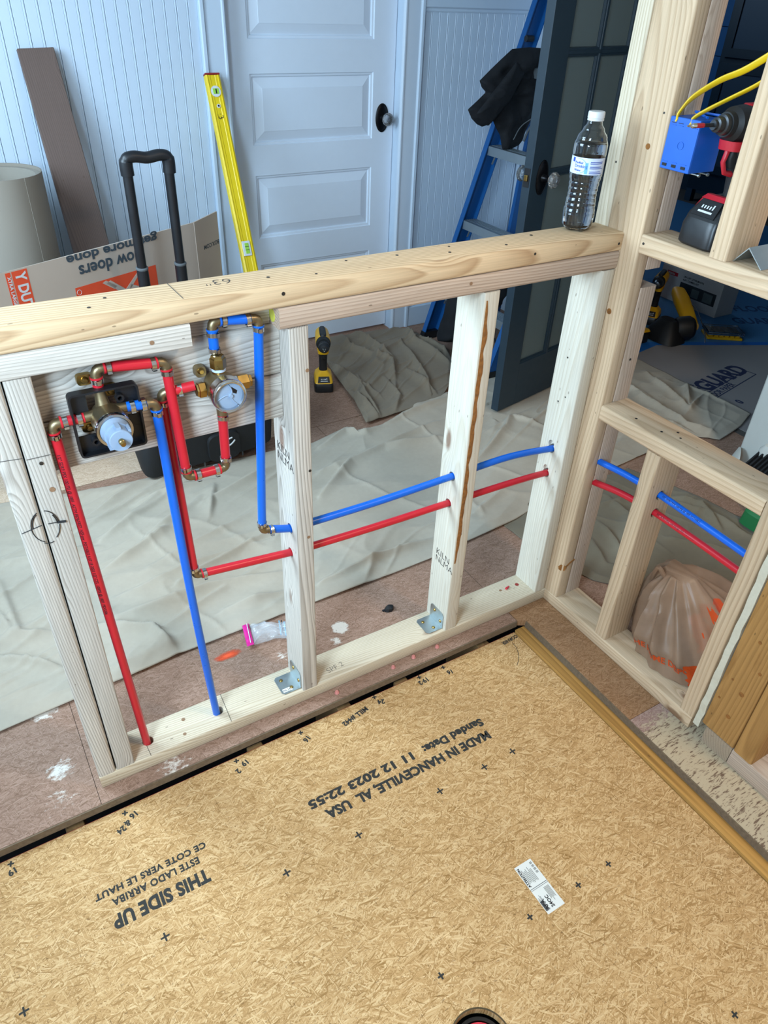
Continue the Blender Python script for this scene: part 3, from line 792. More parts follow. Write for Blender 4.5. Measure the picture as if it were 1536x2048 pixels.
# nails, screws, pencil and marker
def scr(items, parent=hw, mat=None): return discs('nail_head', items, mat or M['nail'], parent)
scr([((-0.935 + 0.03, -0.0, 1.0), (0, -1, 0), 0.0001)])
for c, nr, r in (((-0.774, -0.0001, 1.013), (0, -1, 0), 0.0032), ((-0.735, -0.0001, 0.87), (0, -1, 0), 0.0036), ((-0.735, -0.0001, 0.66), (0, -1, 0), 0.0030), ((-0.742, -0.0001, 0.50), (0, -1, 0), 0.0036),
                 ((-0.995, -0.0001, 0.970), (0, -1, 0), 0.0036), ((-0.39, -0.0001, 0.975), (0, -1, 0), 0.0034), ((-1.19, -0.0001, 0.81), (0, -1, 0), 0.0030), ((-1.185, -0.0001, 0.76), (0, -1, 0), 0.0042),
                 ((-0.01, -0.0001, 1.005), (0, -1, 0), 0.0026), ((-0.24, -0.0001, 1.012), (0, -1, 0), 0.0026),
                 ((-1.07, 0.03, H), (0, 0, 1), 0.0028), ((-1.04, 0.06, H), (0, 0, 1), 0.0026), ((-0.78, 0.045, H), (0, 0, 1), 0.0030), ((-0.70, 0.028, H), (0, 0, 1), 0.0024), ((-0.52, 0.06, H), (0, 0, 1), 0.0030),
                 ((-0.42, 0.035, H), (0, 0, 1), 0.0028), ((-0.40, 0.066, H), (0, 0, 1), 0.0024), ((-0.29, 0.03, H), (0, 0, 1), 0.0028), ((-0.20, 0.062, H), (0, 0, 1), 0.0032), ((-0.62, 0.07, H), (0, 0, 1), 0.0024),
                 ((-1.055, 0.02, T), (0, 0, 1), 0.0040), ((-1.045, 0.060, T), (0, 0, 1), 0.0045), ((-0.12, 0.055, T), (0, 0, 1), 0.0040),
                 ((-0.0380, 0.052, 0.735), (-1, 0, 0), 0.0022), ((-0.0380, 0.035, 0.64), (-1, 0, 0), 0.0018), ((-0.0380, 0.055, 0.62), (-1, 0, 0), 0.0022)):
    scr([(c, nr, r)], mat=M['knot'] if r > 0.0033 else None)
ink('pencil_line', [[(-0.937, 0.084, H + 0.0003), (-0.936, 0.008, H + 0.0003)]], 0.0006, M['pencil'], hw)
a = math.radians(95)
text('marker_writing', '63"', 0.034, frame_matrix((-0.838, 0.066, H + 0.0001), (-1, 0.12, 0), (-0.12, -1, 0)), M['pencil'], hw, 0.0003, -0.0006)
yk = -0.0008
circ = lambda a0, a1, rx, rz, cx=-1.209, cz=0.696: [(cx + rx * math.cos(math.radians(a0 + (a1 - a0) * k / 10)), yk, cz + rz * math.sin(math.radians(a0 + (a1 - a0) * k / 10))) for k in range(11)]
ink('marker_circle', [circ(110, 250, 0.0215, 0.031), circ(118, 175, 0.019, 0.029), circ(245, 285, 0.021, 0.034), circ(80, 5, 0.0205, 0.030), circ(-5, -58, 0.0205, 0.031), circ(40, 0, 0.018, 0.028),
                      [(-1.246, yk, 0.694), (-1.214, yk, 0.700)], [(-1.205, yk, 0.6995), (-1.178, yk, 0.6965)]], 0.00075, M['ink'], hw)
ink('marker_tick', [[(-1.190, yk, 0.6975), (-1.178, yk, 0.6955)]], 0.0022, M['ink'], hw)
for l_ in ([(-1.245, yk, 0.829), (-1.213, yk, 0.826)], [(-1.209, yk, 0.822), (-1.174, yk, 0.822)]): ink('pencil_line', [l_], 0.0005, M['pencil'], hw)
for l_ in ([(-0.951, 0.001, T + 0.0004), (-0.945, 0.088, T + 0.0004)], [(-1.137, 0.001, T + 0.0004), (-1.140, 0.088, T + 0.0004)]): ink('pencil_line', [l_], 0.0005, M['pencil'], hw)
# grade stamps
for x, y0, z, rot in ((X1 - 0.0004, 0.046, 0.66, 0), (X2 - 0.0004, 0.042, 0.235, 0)):
    text('grade_stamp', 'KILN\nNLMA', 0.027, frame_matrix((x, y0 + 0.03, z), (0, -1, 0), (0, 0, 1)), M['pencil'], hw, 0.0003, -0.0004, linesp=0.8)
text('grade_stamp', 'SPF 2', 0.022, frame_matrix((-0.690, 0.020, T + 0.0001), (1, 0.1, 0), (-0.1, 1, 0)), M['pencil'], hw, 0.0003, -0.0005)

# ------------------------------------------------------------------ right wall frame (along -y) with the tall corner post
rw = thing('tall_stud_frame', 'warm pine stud frame running right of the tall corner post', 'stud frame', (0.045, -0.25, 0))
HB, HU = 0.6465, 1.0345
PD = 0.0455
board('corner_post', (0.0, -PD, T + .0004), (0.0378, 0.0500, 2.44), M['wood_warm'], rw, 0.005,
      cuts=[((-0.02, 0.048, 0.490), (0.06, 0.048, 0.490), 0.010)])
board('corner_stud', (0.0, 0.0508, H - .1), (0.089, 0.089, 2.44), M['wood_pale'], rw, 0.003)
board('corner_stud', (0.0, 0.0508, T + .0004), (0.089, 0.089, H - .1005), M['wood_pink'], rw, 0.003)
board('cripple_stud', (0.0385, -PD, 0.957), (0.0830, 0.0, 2.44), M['wood_pink'], rw, 0.004)
board('cripple_stud', (0.0385, -PD, HB + .0004), (0.0860, 0.0, 0.918), M['wood_pink'], rw, 0.002)
board('cripple_stud', (0.0385, -PD + .001, T + .0004), (0.0885, 0.0, HB - .0395), M['wood_pink'], rw, 0.003)
board('bottom_plate', (0.0, -0.524, 0.0), (0.089, 0.089, T), M['wood_warm'], rw, 0.0035)
board('lower_sill', (0.0005, -0.486, HB - T), (0.089, -PD - .0004, HB), M['wood_warm'], rw, 0.005)
board('upper_sill', (0.0005, -0.5255, HU - T), (0.089, -PD - .0004, HU), M['wood_warm'], rw, 0.004)
hy = [((0.0445, -0.27, 0.492), (0.0445, -0.16, 0.492), 0.0125), ((0.0445, -0.27, 0.442), (0.0445, -0.16, 0.442), 0.0125)]
board('stud', (0.0, -0.235, T + .0004), (0.089, -0.197, HB - T - .0004), M['wood_warm'], rw, 0.004, cuts=hy)
board('stud', (0.0, -0.5245, T + .0004), (0.089, -0.4868, HU - T - .0004), M['wood_warm'], rw, 0.003)
board('stud', (0.0, -0.246, HU + .0004), (0.089, -0.208, 2.44), M['wood_warm'], rw, 0.004)
for c, nr, r in (((-0.0001, -0.010, 1.19), (-1, 0, 0), 0.0055), ((-0.0001, -0.006, 0.86), (-1, 0, 0), 0.0065), ((-0.0001, -0.030, 1.25), (-1, 0, 0), 0.002), ((-0.0001, 0.062, 1.15), (-1, 0, 0), 0.002),
                 ((-0.0001, 0.022, 0.80), (-1, 0, 0), 0.0035), ((0.06, -PD - .0001, 0.75), (0, -1, 0), 0.003), ((0.025, -0.13, HB), (0, 0, 1), 0.003), ((0.03, -0.20, HB), (0, 0, 1), 0.003), ((0.06, -0.22, HB), (0, 0, 1), 0.003),
                 ((0.045, -0.24, HB), (0, 0, 1), 0.0025), ((-0.0001, -0.054, 1.018), (-1, 0, 0), 0.0025)):
    discs('knot', [(c, nr, r)], M['nail'] if r < 0.004 else M['bark'], rw)
# dark bark wound at the foot of the post
discs('bark_wound', [((0.0012, -0.0415, 0.145), (-0.75, -0.66, 0), 0.011)], M['bark'], rw, n=7)
ink('bark_wound', [[(0.006, -0.0460, 0.146), (0.022, -0.0458, 0.158), (0.037, -0.0458, 0.165)]], 0.0025, M['bark'], rw)

# old wall: torn drywall edge, old stud pair, old plate
M['drywall_face'] = M['drywall']
mb = MB(); random.seed(5); rings = []
for i in range(41):
    z = 0.028 + (1.02 - 0.028) * i / 40
    j = random.uniform(-0.0012, 0.0012)
    y0, y1 = -0.5455 + j, -0.5300 + random.uniform(-0.0012, 0.0012); xf = random.uniform(-0.0015, 0.0015)
    rings.append([(xf, y0, z), (xf, y1, z), (0.10, y1, z), (0.10, y0, z)])
mb.ring_loft(rings)
tag(mb.build('drywall_strip', M['drywall']), 'torn white drywall edge standing between new stud and old orange stud', 'drywall')
ow = thing('old_stud_frame', 'old orange brown stud frame at the right edge on a weathered plate', 'stud frame', (0.045, -0.64, 0))
board('old_stud', (0.002, -0.634, 0.0505), (0.090, -0.5475, 2.44), M['wood_old'], ow, 0.003)
board('old_stud', (-0.001, -0.683, 0.0505), (0.092, -0.6360, 2.44), M['wood_old'], ow, 0.005)
board('old_plate', (0.0, -0.634, 0.0), (0.092, -0.563, 0.0498), M['wood_oldgrey'], ow, 0.002)
board('old_plate', (0.0, -2.39, 0.0), (0.092, -0.6355, 0.0500), M['wood_pink'], ow, 0.002)
for c, r in (((0.0018, -0.588, 0.35), 0.004), ((0.0018, -0.600, 0.20), 0.006), ((0.0018, -0.57, 0.22), 0.003), ((0.0018, -0.615, 0.28), 0.004), ((0.0018, -0.595, 0.12), 0.0055), ((0.0018, -0.56, 0.15), 0.003), ((0.0018, -0.62, 0.40), 0.005)):
    discs('knot', [(c, (-1, 0, 0), r)], M['bark'], ow)

# ------------------------------------------------------------------ plumbing
RP = 0.0083
_cl = None
def clamp(parent, pos, d, ear=(0, -1, 0)):
    """pinch clamp ring with its crimped ear"""
    global _cl
    if _cl is None:
        mb = MB(); rg = []
        for rr, z in ((RP + .0004, -0.0036), (RP + .0016, -0.0036), (RP + .0016, 0.0036), (RP + .0004, 0.0036), (RP + .0004, -0.0036)):
            rg.append([(rr * math.cos(2 * PI * k / 20), rr * math.sin(2 * PI * k / 20), z) for k in range(20)])
        mb.ring_loft(rg, caps=False)
        mb.box((RP, -0.0035, -0.0034), (RP + 0.0045, -0.0022, 0.0034)); mb.box((RP, 0.0022, -0.0034), (RP + 0.0045, 0.0035, 0.0034)); mb.box((RP + 0.0033, -0.0035, -0.0034), (RP + 0.0045, 0.0035, 0.0034))
        _cl = mb.mesh('clamp'); _cl.materials.append(M['chrome'])
    o = bpy.data.objects.new('clamp', _cl); COL.objects.link(o)
    z = Vector(d).normalized(); x = Vector(ear); x = (x - z * x.dot(z)).normalized(); y = z.cross(x)
    m = Matrix((x, y, z)).transposed().to_4x4(); m.translation = Vector(pos); o.matrix_basis = m; attach(o, parent); return o
def elbow(parent, pos, d1, d2, mat=None, ring=None):
    pos = Vector(pos); d1 = Vector(d1).normalized(); d2 = Vector(d2).normalized()
    mb = MB(); r = 0.0078; k = 0.010
    pts = [pos + d1 * k * 1.25] + [pos + d1 * k * (1 - t) ** 2 * 1.0 + d2 * k * t ** 2 for t in (0.0, .25, .5, .75, 1.0)] + [pos + d2 * k * 1.25]
    mb.tube(pts, r, n=14)
    for d in (d1, d2): mb.cyl(pos + d * k * 1.1, pos + d * k * 1.4, r + 0.0012, n=14)
    e = mb.build('elbow', M['brass_dull'], parent, smooth=True)
    return e
def pipe_collar(parent, pos, d, mat):
    pos = Vector(pos); d = Vector(d).normalized()
    MB().cyl(pos - d * 0.0015, pos + d * 0.0015, RP + 0.0016, n=16).build('stop_ring', mat, parent, smooth=True)
def curve(pts, n=8):
    """Catmull-Rom through the points"""
    P = [Vector(p) for p in pts]; P = [P[0] * 2 - P[1]] + P + [P[-1] * 2 - P[-2]]; out = []
    for i in range(1, len(P) - 2):
        for k in range(n):
            t = k / n; a, b, c, d = P[i - 1], P[i], P[i + 1], P[i + 2]
            out.append(0.5 * ((2 * b) + (c - a) * t + (2 * a - 5 * b + 4 * c - d) * t * t + (3 * b - a - 3 * c + d) * t ** 3))
    out.append(P[-2]); return out
def run(name, label, color, segs, loc, prt=None):
    """segs: list of polylines (tubes); elbows/clamps are placed by caller"""
    t = thing(name, label, 'pipe', loc)
    mt = M['pex_red'] if color == 'r' else M['pex_blue']
    for s in segs:
        MB().tube(s, RP, n=16).build('tube', mt, t, smooth=True)
    return t
def pipe_print(parent, a, b, nrm, body, size=0.0075):
    """tiny line of print along a straight tube"""
    a = Vector(a); b = Vector(b); d = (b - a).normalized(); n = Vector(nrm); n = (n - d * n.dot(d)).normalized(); y = n.cross(d)
    o = a + n * (RP + 0.0001) - y * size * 0.35
    text('pipe_print', body, size, frame_matrix(o, d, y), M['ink'], parent, 0.0004)
X_, Z_ = Vector((1, 0, 0)), Vector((0, 0, 1))
# red riser from the floor to the left port of the shower valve
p_top = Vector((-1.1605, 0.014, 0.8640)); p_bot = Vector((-1.132, 0.042, -0.060))
dn = (p_bot - p_top).normalized()
t = run('red_pipe', 'red pipe rising from the floor hole to the left side of black framed valve', 'r', [[p_top + dn * 0.012, p_bot], [p_top + X_ * 0.012, p_top + Vector((0.048, -0.003, 0.001))]], (-1.132, 0.042, 0))
elbow(t, p_top, dn, X_); clamp(t, p_top + dn * 0.020, dn); clamp(t, p_top + X_ * 0.019, X_, (0.1, -1, -0.6)); clamp(t, p_top + Vector((0.040, -0.003, 0.001)), X_, (0, -.5, -1))
pipe_collar(t, p_top + dn * 0.014, dn, M['pex_red']); pipe_collar(t, p_top + X_ * 0.0135, X_, M['pex_red'])
pipe_print(t, p_top + dn * 0.05, p_bot, (-0.5, -1, 0.4), '1/2" SDR9 PEX 100 PSI @ 180F  ASTM F876/F877  NSF-pw  POTABLE 4 07 19 2023 1/2" CTS  100PSI @ 180F  PEX5306', 0.0072)
# red loop: up from valve, across, down and over to the round valve's bottom port
a0 = Vector((-1.0820, 0.018, 0.9370)); a1 = Vector((-0.9755, 0.017, 0.9290)); a2 = Vector((-0.9690, 0.008, 0.7120)); a3 = Vector((-0.8950, 0.012, 0.7090)); a4 = Vector((-0.8920, 0.014, 0.8220))
t = run('red_pipe', 'red pipe loop crossing above the black framed valve and down under the round valve', 'r',
        [[a0 - Z_ * .012, a0 - Z_ * .040], [a0 + X_ * .012, a1 - X_ * .012], [a1 + (a2 - a1) * .055, a2 + Z_ * .012], [a2 + X_ * .012, a3 - X_ * .012], [a3 + Z_ * .012, a4]], (-0.98, 0.006, 0.71))
dd = (a2 - a1).normalized()
elbow(t, a0, -Z_, X_); elbow(t, a1, -X_, dd); elbow(t, a2, Z_, X_); elbow(t, a3, -X_, Z_)
for p, d, e in ((a0 - Z_ * .019, Z_, (0, -1, 0)), (a0 + X_ * .020, X_, (0, -.7, -1)), (a1 - X_ * .019, X_, (0, -.5, -1)), (a1 + dd * .019, dd, (.3, -1, 0)), (a2 + Z_ * .019, Z_, (-.5, -1, 0)),
                (a2 + X_ * .020, X_, (0, -.4, -1)), (a3 - X_ * .019, X_, (0, -.4, -1)), (a3 + Z_ * .019, Z_, (.3, -1, 0)), (a4 - Z_ * .012, Z_, (.3, -1, 0))): clamp(t, p, d, e)
for p, d in ((a0 - Z_ * .0135, Z_), (a0 + X_ * .0135, X_), (a1 - X_ * .0135, X_), (a1 + dd * .0135, dd), (a2 + X_ * .0135, X_), (a3 - X_ * .0135, X_), (a2 + Z_ * .0135, Z_)): pipe_collar(t, p, d, M['pex_red'])
# red supply: round valve left port, down, through all studs, round the corner
b0 = Vector((-0.9870, 0.0265, 0.8720)); b1 = Vector((-0.9760, 0.0290, 0.4710))
dd = (b1 - b0).normalized()
line = curve([b1 + X_ * .012, (-0.768, 0.036, 0.444), (-0.749, 0.037, 0.442), (-0.56, 0.040, 0.4335), (-0.352, 0.044, 0.428), (-0.333, .0445, .4275), (-0.18, 0.047, 0.424), (-0.038, 0.049, 0.416), (0.010, 0.046, 0.410), (0.037, 0.020, 0.408), (0.0445, -0.045, 0.416),
              (0.0445, -0.12, 0.432), (0.0445, -0.197, 0.441), (0.0445, -0.235, 0.443), (0.0445, -0.36, 0.442), (0.0445, -0.4865, 0.438)], 6)
t = run('red_pipe', 'long red pipe from round valve down and through the wall studs around the corner', 'r', [[b0 + dd * .012, b1 - dd * .012], line, [b0 + X_ * .012 + Vector((0, -.006, .002)), Vector((-0.934, 0.012, 0.880))]], (-0.976, 0.029, 0.471))
elbow(t, b0, dd, X_ + Vector((0, -.3, .1))); elbow(t, b1, -dd, X_)
for p, d, e in ((b0 + dd * .019, dd, (.3, -1, 0)), (b0 + Vector((.030, -.008, .004)), X_ + Vector((0, -.3, .1)), (0, -.4, -1)), (b1 - dd * .019, dd, (-.5, -1, 0)), (b1 + X_ * .019 + Vector((0, 0, -.002)), X_, (0, -.4, -1))): clamp(t, p, d, e)
pipe_collar(t, b1 + X_ * .0135, X_, M['pex_red']); pipe_collar(t, b0 + dd * .0135, dd, M['pex_red'])
pipe_print(t, (-0.93, 0.031, 0.4655), (-0.77, 0.036, 0.444), (0, -1, 0.9), '1/2" SDR9 PEX  POTABLE', 0.0062)
pipe_print(t, (0.0445, -0.245, 0.4435), (0.0445, -0.48, 0.4385), (-1, 0, 0.7), '1/2" SDR9 PEX 100 PSI @ 180F POTABLE', 0.0062)
# blue drop: valve right port down to floor
c0 = Vector((-1.0040, 0.003, 0.8700)); c1 = Vector((-0.9670, 0.045, -0.060)); dd = (c1 - c0).normalized()
mid = c0 + (c1 - c0) * 0.5 + Vector((-0.0045, 0, 0))
t = run('blue_pipe', 'blue pipe dropping from the black framed valve into the floor hole', 'b', [curve([c0 + dd * .012, c0 + (c1 - c0) * .25 + Vector((-.003, 0, 0)), mid, c0 + (c1 - c0) * .75 + Vector((-.003, 0, 0)), c1], 6), [c0 - X_ * .012, c0 + Vector((-0.044, 0.004, 0))]], (-0.967, 0.045, 0))
elbow(t, c0, dd, -X_); clamp(t, c0 + dd * .019, dd); clamp(t, c0 - X_ * .019, X_, (0, -.3, 1)); clamp(t, c0 - X_ * .036 + Vector((0, .003, 0)), X_, (0, -.4, -1)); pipe_collar(t, c0 + dd * .0135, dd, M['pex_blue'])
# blue supply: round valve top, over, down, through the studs
e0 = Vector((-0.8920, 0.020, 0.9790)); e1 = Vector((-0.8130, 0.018, 0.9730)); e2 = Vector((-0.8310, 0.027, 0.5300)); dd = (e2 - e1).normalized()
line = curve([e2 + X_ * .012, (-0.768, 0.033, 0.510), (-0.749, .0335, 0.5085), (-0.56, 0.038, 0.503), (-0.352, 0.041, 0.506), (-0.333, .0415, .5065), (-0.18, 0.044, 0.508), (-0.038, 0.047, 0.490), (0.012, 0.044, 0.482), (0.038, 0.018, 0.476), (0.0445, -0.045, 0.478),
              (0.0445, -0.12, 0.487), (0.0445, -0.197, 0.492), (0.0445, -0.235, 0.493), (0.0445, -0.36, 0.489), (0.0445, -0.4865, 0.484)], 6)
t = run('blue_pipe', 'long blue pipe from top of round valve down and through the wall studs', 'b', [[e0 - Z_ * .012, e0 - Z_ * .052], [e0 + X_ * .012, e1 - X_ * .012], [e1 + dd * .012, e2 - dd * .012], line], (-0.831, 0.027, 0.53))
elbow(t, e0, -Z_, X_); elbow(t, e1, -X_, dd); elbow(t, e2, -dd, X_)
for p, d, e in ((e0 - Z_ * .021, Z_, (.5, -1, 0)), (e0 - Z_ * .048, Z_, (.3, -1, 0)), (e0 + X_ * .020, X_, (0, -.4, -1)), (e1 - X_ * .019, X_, (0, -.6, -1)), (e1 + dd * .019, dd, (-.1, -1, 0)), (e2 - dd * .019, dd, (-.5, -1, 0)), (e2 + X_ * .020 + Vector((0, 0, -.004)), X_, (0, -.4, -1))): clamp(t, p, d, e)
for p, d in ((e1 + dd * .0135, dd), (e0 - Z_ * .0135, Z_), (e0 + X_ * .0135, X_)): pipe_collar(t, p, d, M['pex_blue'])
pipe_print(t, (0.0445, -0.245, 0.4935), (0.0445, -0.48, 0.4845), (-1, 0, 0.7), '1/2" SDR9 PEX 100 PSI @ 180F POTABLE', 0.0062)

# shower valve with square black plaster guard
vx, vz = -1.079, 0.856
sv = thing('shower_valve', 'brass shower valve with grey cartridge inside a square black plastic guard', 'valve', (vx, 0.03, vz))
M['cart'] = plain('grey_cartridge', '#8fa3bb', 0.4, var=0.05); M['seal'] = plain('black_band', '#16181c', 0.3)
gx0, gx1, gz0, gz1 = -1.1315, -1.0265, 0.7995, 0.9090
mb = MB(); rings = []
def rrect(x0, x1, z0, z1, r, y, n=4):
    p = []
    for cx, cz, a0 in ((x1 - r, z1 - r, 0), (x0 + r, z1 - r, 90), (x0 + r, z0 + r, 180), (x1 - r, z0 + r, 270)):
        for k in range(n + 1):
            a = math.radians(a0 + 90 * k / n); p.append((cx + r * math.cos(a), y, cz + r * math.sin(a)))
    return p
for ins, y, r in ((0, 0.001, 0.007), (0.0, 0.017, 0.007), (0.003, 0.017, 0.005), (0.003, 0.001, 0.005), (0, 0.001, 0.007)): rings.append(rrect(gx0 + ins, gx1 - ins, gz0 + ins, gz1 - ins, r, y))
mb.ring_loft(rings, caps=False)
gd = mb.build('plaster_guard', M['blk_plastic'], sv, smooth=True, angle=0.9)
mb = MB()   # back webs of the guard
mb.box((gx0 + .003, 0.014, 0.872), (-1.104, 0.0168, gz1 - .003)); mb.box((-1.060, 0.014, 0.874), (gx1 - .003, 0.0168, gz1 - .003))
mb.box((gx0 + .003, 0.014, gz0 + .003), (gx1 - .003, 0.0168, 0.832)); mb.box((-1.047, 0.0142, 0.83), (gx1 - .003, 0.0166, 0.852))
mb.build('guard_web', M['blk_plastic'], gd)
for x, z in ((-1.056, 0.888), (-1.104, 0.822)):
    tube_wall('guard_boss', (0, 0), 0.0035, 0.0065, 0, 0.010, M['blk_plastic'], None, 16).matrix_basis = Matrix.Translation((x, 0.014, z)) @ Matrix.Rotation(PI / 2, 4, 'X')
    attach(bpy.context.scene.objects[-1] if False else [o for o in COL.objects if o.name.startswith('guard_boss')][-1], gd)
mb = MB(); mb.lathe((vx, 0.036, vz), (vx, -0.026, vz), [(0, 0.016), (0.15, 0.023), (0.45, 0.0265), (0.8, 0.0272), (1.0, 0.0272)], 32)
mb.lathe((vx - .002, 0.014, vz + 0.01), (vx - .003, 0.018, vz + 0.050), [(0, 0.014), (0.5, 0.010), (0.75, 0.0085), (1.0, 0.0085)], 16)
mb.lathe((vx, 0.012, vz + .009), (vx - .040, 0.012, vz + 0.009), [(0, 0.012), (0.6, 0.0085), (1.0, 0.0075)], 16)
mb.lathe((vx, 0.010, vz + .012), (vx + .036, 0.008, vz + 0.014), [(0, 0.012), (0.6, 0.0085), (1.0, 0.0075)], 16)
mb.lathe((vx, 0.014, vz), (vx, 0.014, vz - .040), [(0, 0.013), (0.7, 0.011), (1.0, 0.011)], 16)
mb.build('valve_body', M['brass_dull'], sv, smooth=True)
mb = MB(); mb.lathe((vx, -0.024, vz), (vx, -0.0285, vz), [(0, 0.0270), (1, 0.0270)], 32); mb.build('band', M['seal'], sv, smooth=True)
mb = MB(); rg = []
for rr, y in ((0.0228, -0.026), (0.0278, -0.026), (0.0283, -0.031), (0.0275, -0.0355), (0.0236, -0.0360), (0.0228, -0.034), (0.0228, -0.026)):
    rg.append([(vx + rr * math.cos(2 * PI * k / 36), y, vz + rr * math.sin(2 * PI * k / 36)) for k in range(36)])
mb.ring_loft(rg, caps=False); mb.build('bonnet_ring', M['chrome'], sv, smooth=True)
mb = MB(); mb.lathe((vx, -0.028, vz), (vx, -0.070, vz), [(0, 0.0227), (0.22, 0.0227), (0.30, 0.0212), (0.55, 0.0205), (0.56, 0.0180), (0.96, 0.0175), (1.0, 0.0165)], 32)
mb.box((vx - 0.0035, -0.066, vz + 0.016), (vx + 0.0035, -0.048, vz + 0.021)); mb.box((vx + 0.013, -0.066, vz + 0.009), (vx + 0.0175, -0.048, vz + 0.0145)); mb.box((vx - 0.018, -0.066, vz - 0.014), (vx - 0.012, -0.048, vz - 0.008))
ct = mb.build('cartridge', M['cart'], sv, smooth=True, angle=0.5)
mb = MB(); mb.lathe((vx, -0.070, vz), (vx, -0.083, vz), [(0, 0.0048), (0.5, 0.0048), (0.55, 0.0040), (0.9, 0.0040), (1.0, 0.003)], 14); mb.build('stem', M['brass'], ct, smooth=True)
for sx, sz, dx, dz in ((-1.098, 0.918, 0, 0), (-1.064, 0.893, 0, 0), (-1.106, 0.838, 0, 0)):
    mb = MB(); superloft(mb, [((sx, 0.028, sz), (1, 0, 0), (0, 0, 1), 0.0115, 0.0085, 4), ((sx, 0.0375, sz), (1, 0, 0), (0, 0, 1), 0.012, 0.009, 4)], 20)
    tb = mb.build('mounting_ear', M['brass'], sv, smooth=True)
    mb = MB(); mb.lathe((sx, 0.028, sz), (sx, 0.0225, sz), [(0, 0.0060), (.5, 0.0055), (1, 0.0035)], 14); mb.build('screw', M['brass'], tb, smooth=True)

# round diverter valve
mx, mz = -0.8915, 0.8700
dv = thing('diverter_valve', 'round chrome rimmed brass diverter valve with grey face between red and blue pipes', 'valve', (mx, 0.02, mz))
mb = MB(); mb.lathe((mx, 0.034, mz), (mx, -0.020, mz), [(0, 0.014), (0.15, 0.024), (0.5, 0.0275), (1.0, 0.0280)], 28)
mb.build('valve_body', M['brass_dull'], dv, smooth=True)
mb = MB(); rg = []
for rr, y in ((0.0232, -0.0270), (0.0238, -0.0345), (0.0265, -0.0358), (0.0292, -0.033), (0.0297, -0.028), (0.0297, -0.014), (0.0280, -0.012)): rg.append([(mx + rr * math.cos(2 * PI * k / 36), y, mz + rr * math.sin(2 * PI * k / 36)) for k in range(36)])
mb.ring_loft(rg, caps=False); mb.build('rim', M['chrome'], dv, smooth=True)
mb = MB(); mb.cyl((mx, -0.02, mz), (mx, -0.0285, mz), 0.0236, n=28); fc = mb.build('face', M['cart'], dv, smooth=True)
mb = MB()
for a0 in (95, 195, 305):
    a1 = math.radians(a0); p0 = Vector((mx + .003, -0.0290, mz)); pm = p0 + Vector((math.cos(a1), 0, math.sin(a1))) * .009 + Vector((-math.sin(a1), 0, math.cos(a1))) * -.003
    p1 = Vector((mx, -0.0290, mz)) + Vector((math.cos(a1), 0, math.sin(a1))) * .0228
    mb.tube(curve([p0, pm, p1], 5), 0.0011, n=6)
mb.lathe((mx + .003, -0.0285, mz - .001), (mx + .003, -0.0320, mz - .001), [(0, .004), (1, .003)], 12)
mb.build('spokes', M['cart'], fc)
mb = MB(); mb.add([(mx + .005, -0.0288, mz + .015), (mx + .015, -0.0288, mz + .006), (mx + .013, -0.0288, mz + .0005), (mx + .0075, -0.0288, mz + .003)], [(0, 1, 2, 3)])
mb.build('slot', M['seal'], fc)
def port(d, n1, n2, name='nut', white=True):
    d = Vector(d).normalized(); c = Vector((mx, 0.010, mz))
    mb = MB(); mb.lathe(c + d * 0.014, c + d * n1, [(0, 0.012), (0.5, 0.0115), (1.0, 0.0115)], 18); mb.build('port', M['brass'], dv, smooth=True)
    if white: MB().lathe(c + d * (n1 - 0.003), c + d * (n1 + 0.002), [(0, 0.0117), (1, 0.0117)], 18).build('thread_tape', M['white_paint'], dv, smooth=True)
    mb = MB(); mb.lathe(c + d * (n1 + 0.001), c + d * n2, [(0, 0.0105), (0.04, 0.0135), (0.75, 0.0135), (0.82, 0.0115), (1.0, 0.0105)], 6); mb.build(name, M['brass'], dv)
port((0, 0, 1), 0.032, 0.056); port((-1, 0, 0.02), 0.026, 0.042, white=False); port((1, 0, 0), 0.028, 0.054, 'plug')
mb = MB(); mb.lathe((mx, 0.010, mz - .012), (mx - .002, 0.008, mz - .052), [(0, 0.016), (0.5, 0.0125), (0.55, 0.0105), (1.0, 0.0095)], 18); mb.build('port', M['brass_dull'], dv, smooth=True)
mb = MB(); superloft(mb, [((-0.917, 0.026, 0.894), (1, 0, 0), (0, 0, 1), 0.009, 0.0095, 3), ((-0.917, 0.0375, 0.894), (1, 0, 0), (0, 0, 1), 0.010, 0.0105, 3)], 18); tb = mb.build('mounting_ear', M['brass_dull'], dv, smooth=True)
mb = MB(); mb.lathe((-0.917, 0.026, 0.896), (-0.917, 0.0205, 0.896), [(0, 0.0060), (.5, 0.0055), (1, 0.0035)], 14); mb.build('screw', M['brass'], tb, smooth=True)

# ------------------------------------------------------------------ steel angle brackets
def angle_bracket(name, label, loc, rotz, tilt=None, w=0.058, leg=0.048, group=None):
    t = thing(name, label, 'bracket', loc)
    def P(x, y, z): return (x, y, z)
    mb = MB(); th = 0.0016; r = 0.006
    # L profile: horizontal leg along -x, vertical leg up; width along y
    def plate(horizontal):
        out = []
        for cy, sgn in ((-w / 2, -1), (w / 2, 1)):
            pass
        c = [(-leg + r, -w / 2), (-leg, -w / 2 + r), (-leg, w / 2 - r), (-leg + r, w / 2), (0, w / 2), (0, -w / 2)]
        lo = [(a, b, 0) if horizontal else (0, b, -a) for a, b in c]
        hi = [(a, b, th) if horizontal else (-th, b, -a) for a, b in c]
        mb.ring_loft([lo, hi])
    plate(True); plate(False)
    b = mb.build('plate', M['steel'], None)
    b.matrix_basis = Matrix.Translation(loc) @ Matrix.Rotation(rotz, 4, 'Z') @ (tilt or Matrix()); attach(b, t)
    return t, b.matrix_basis.copy()
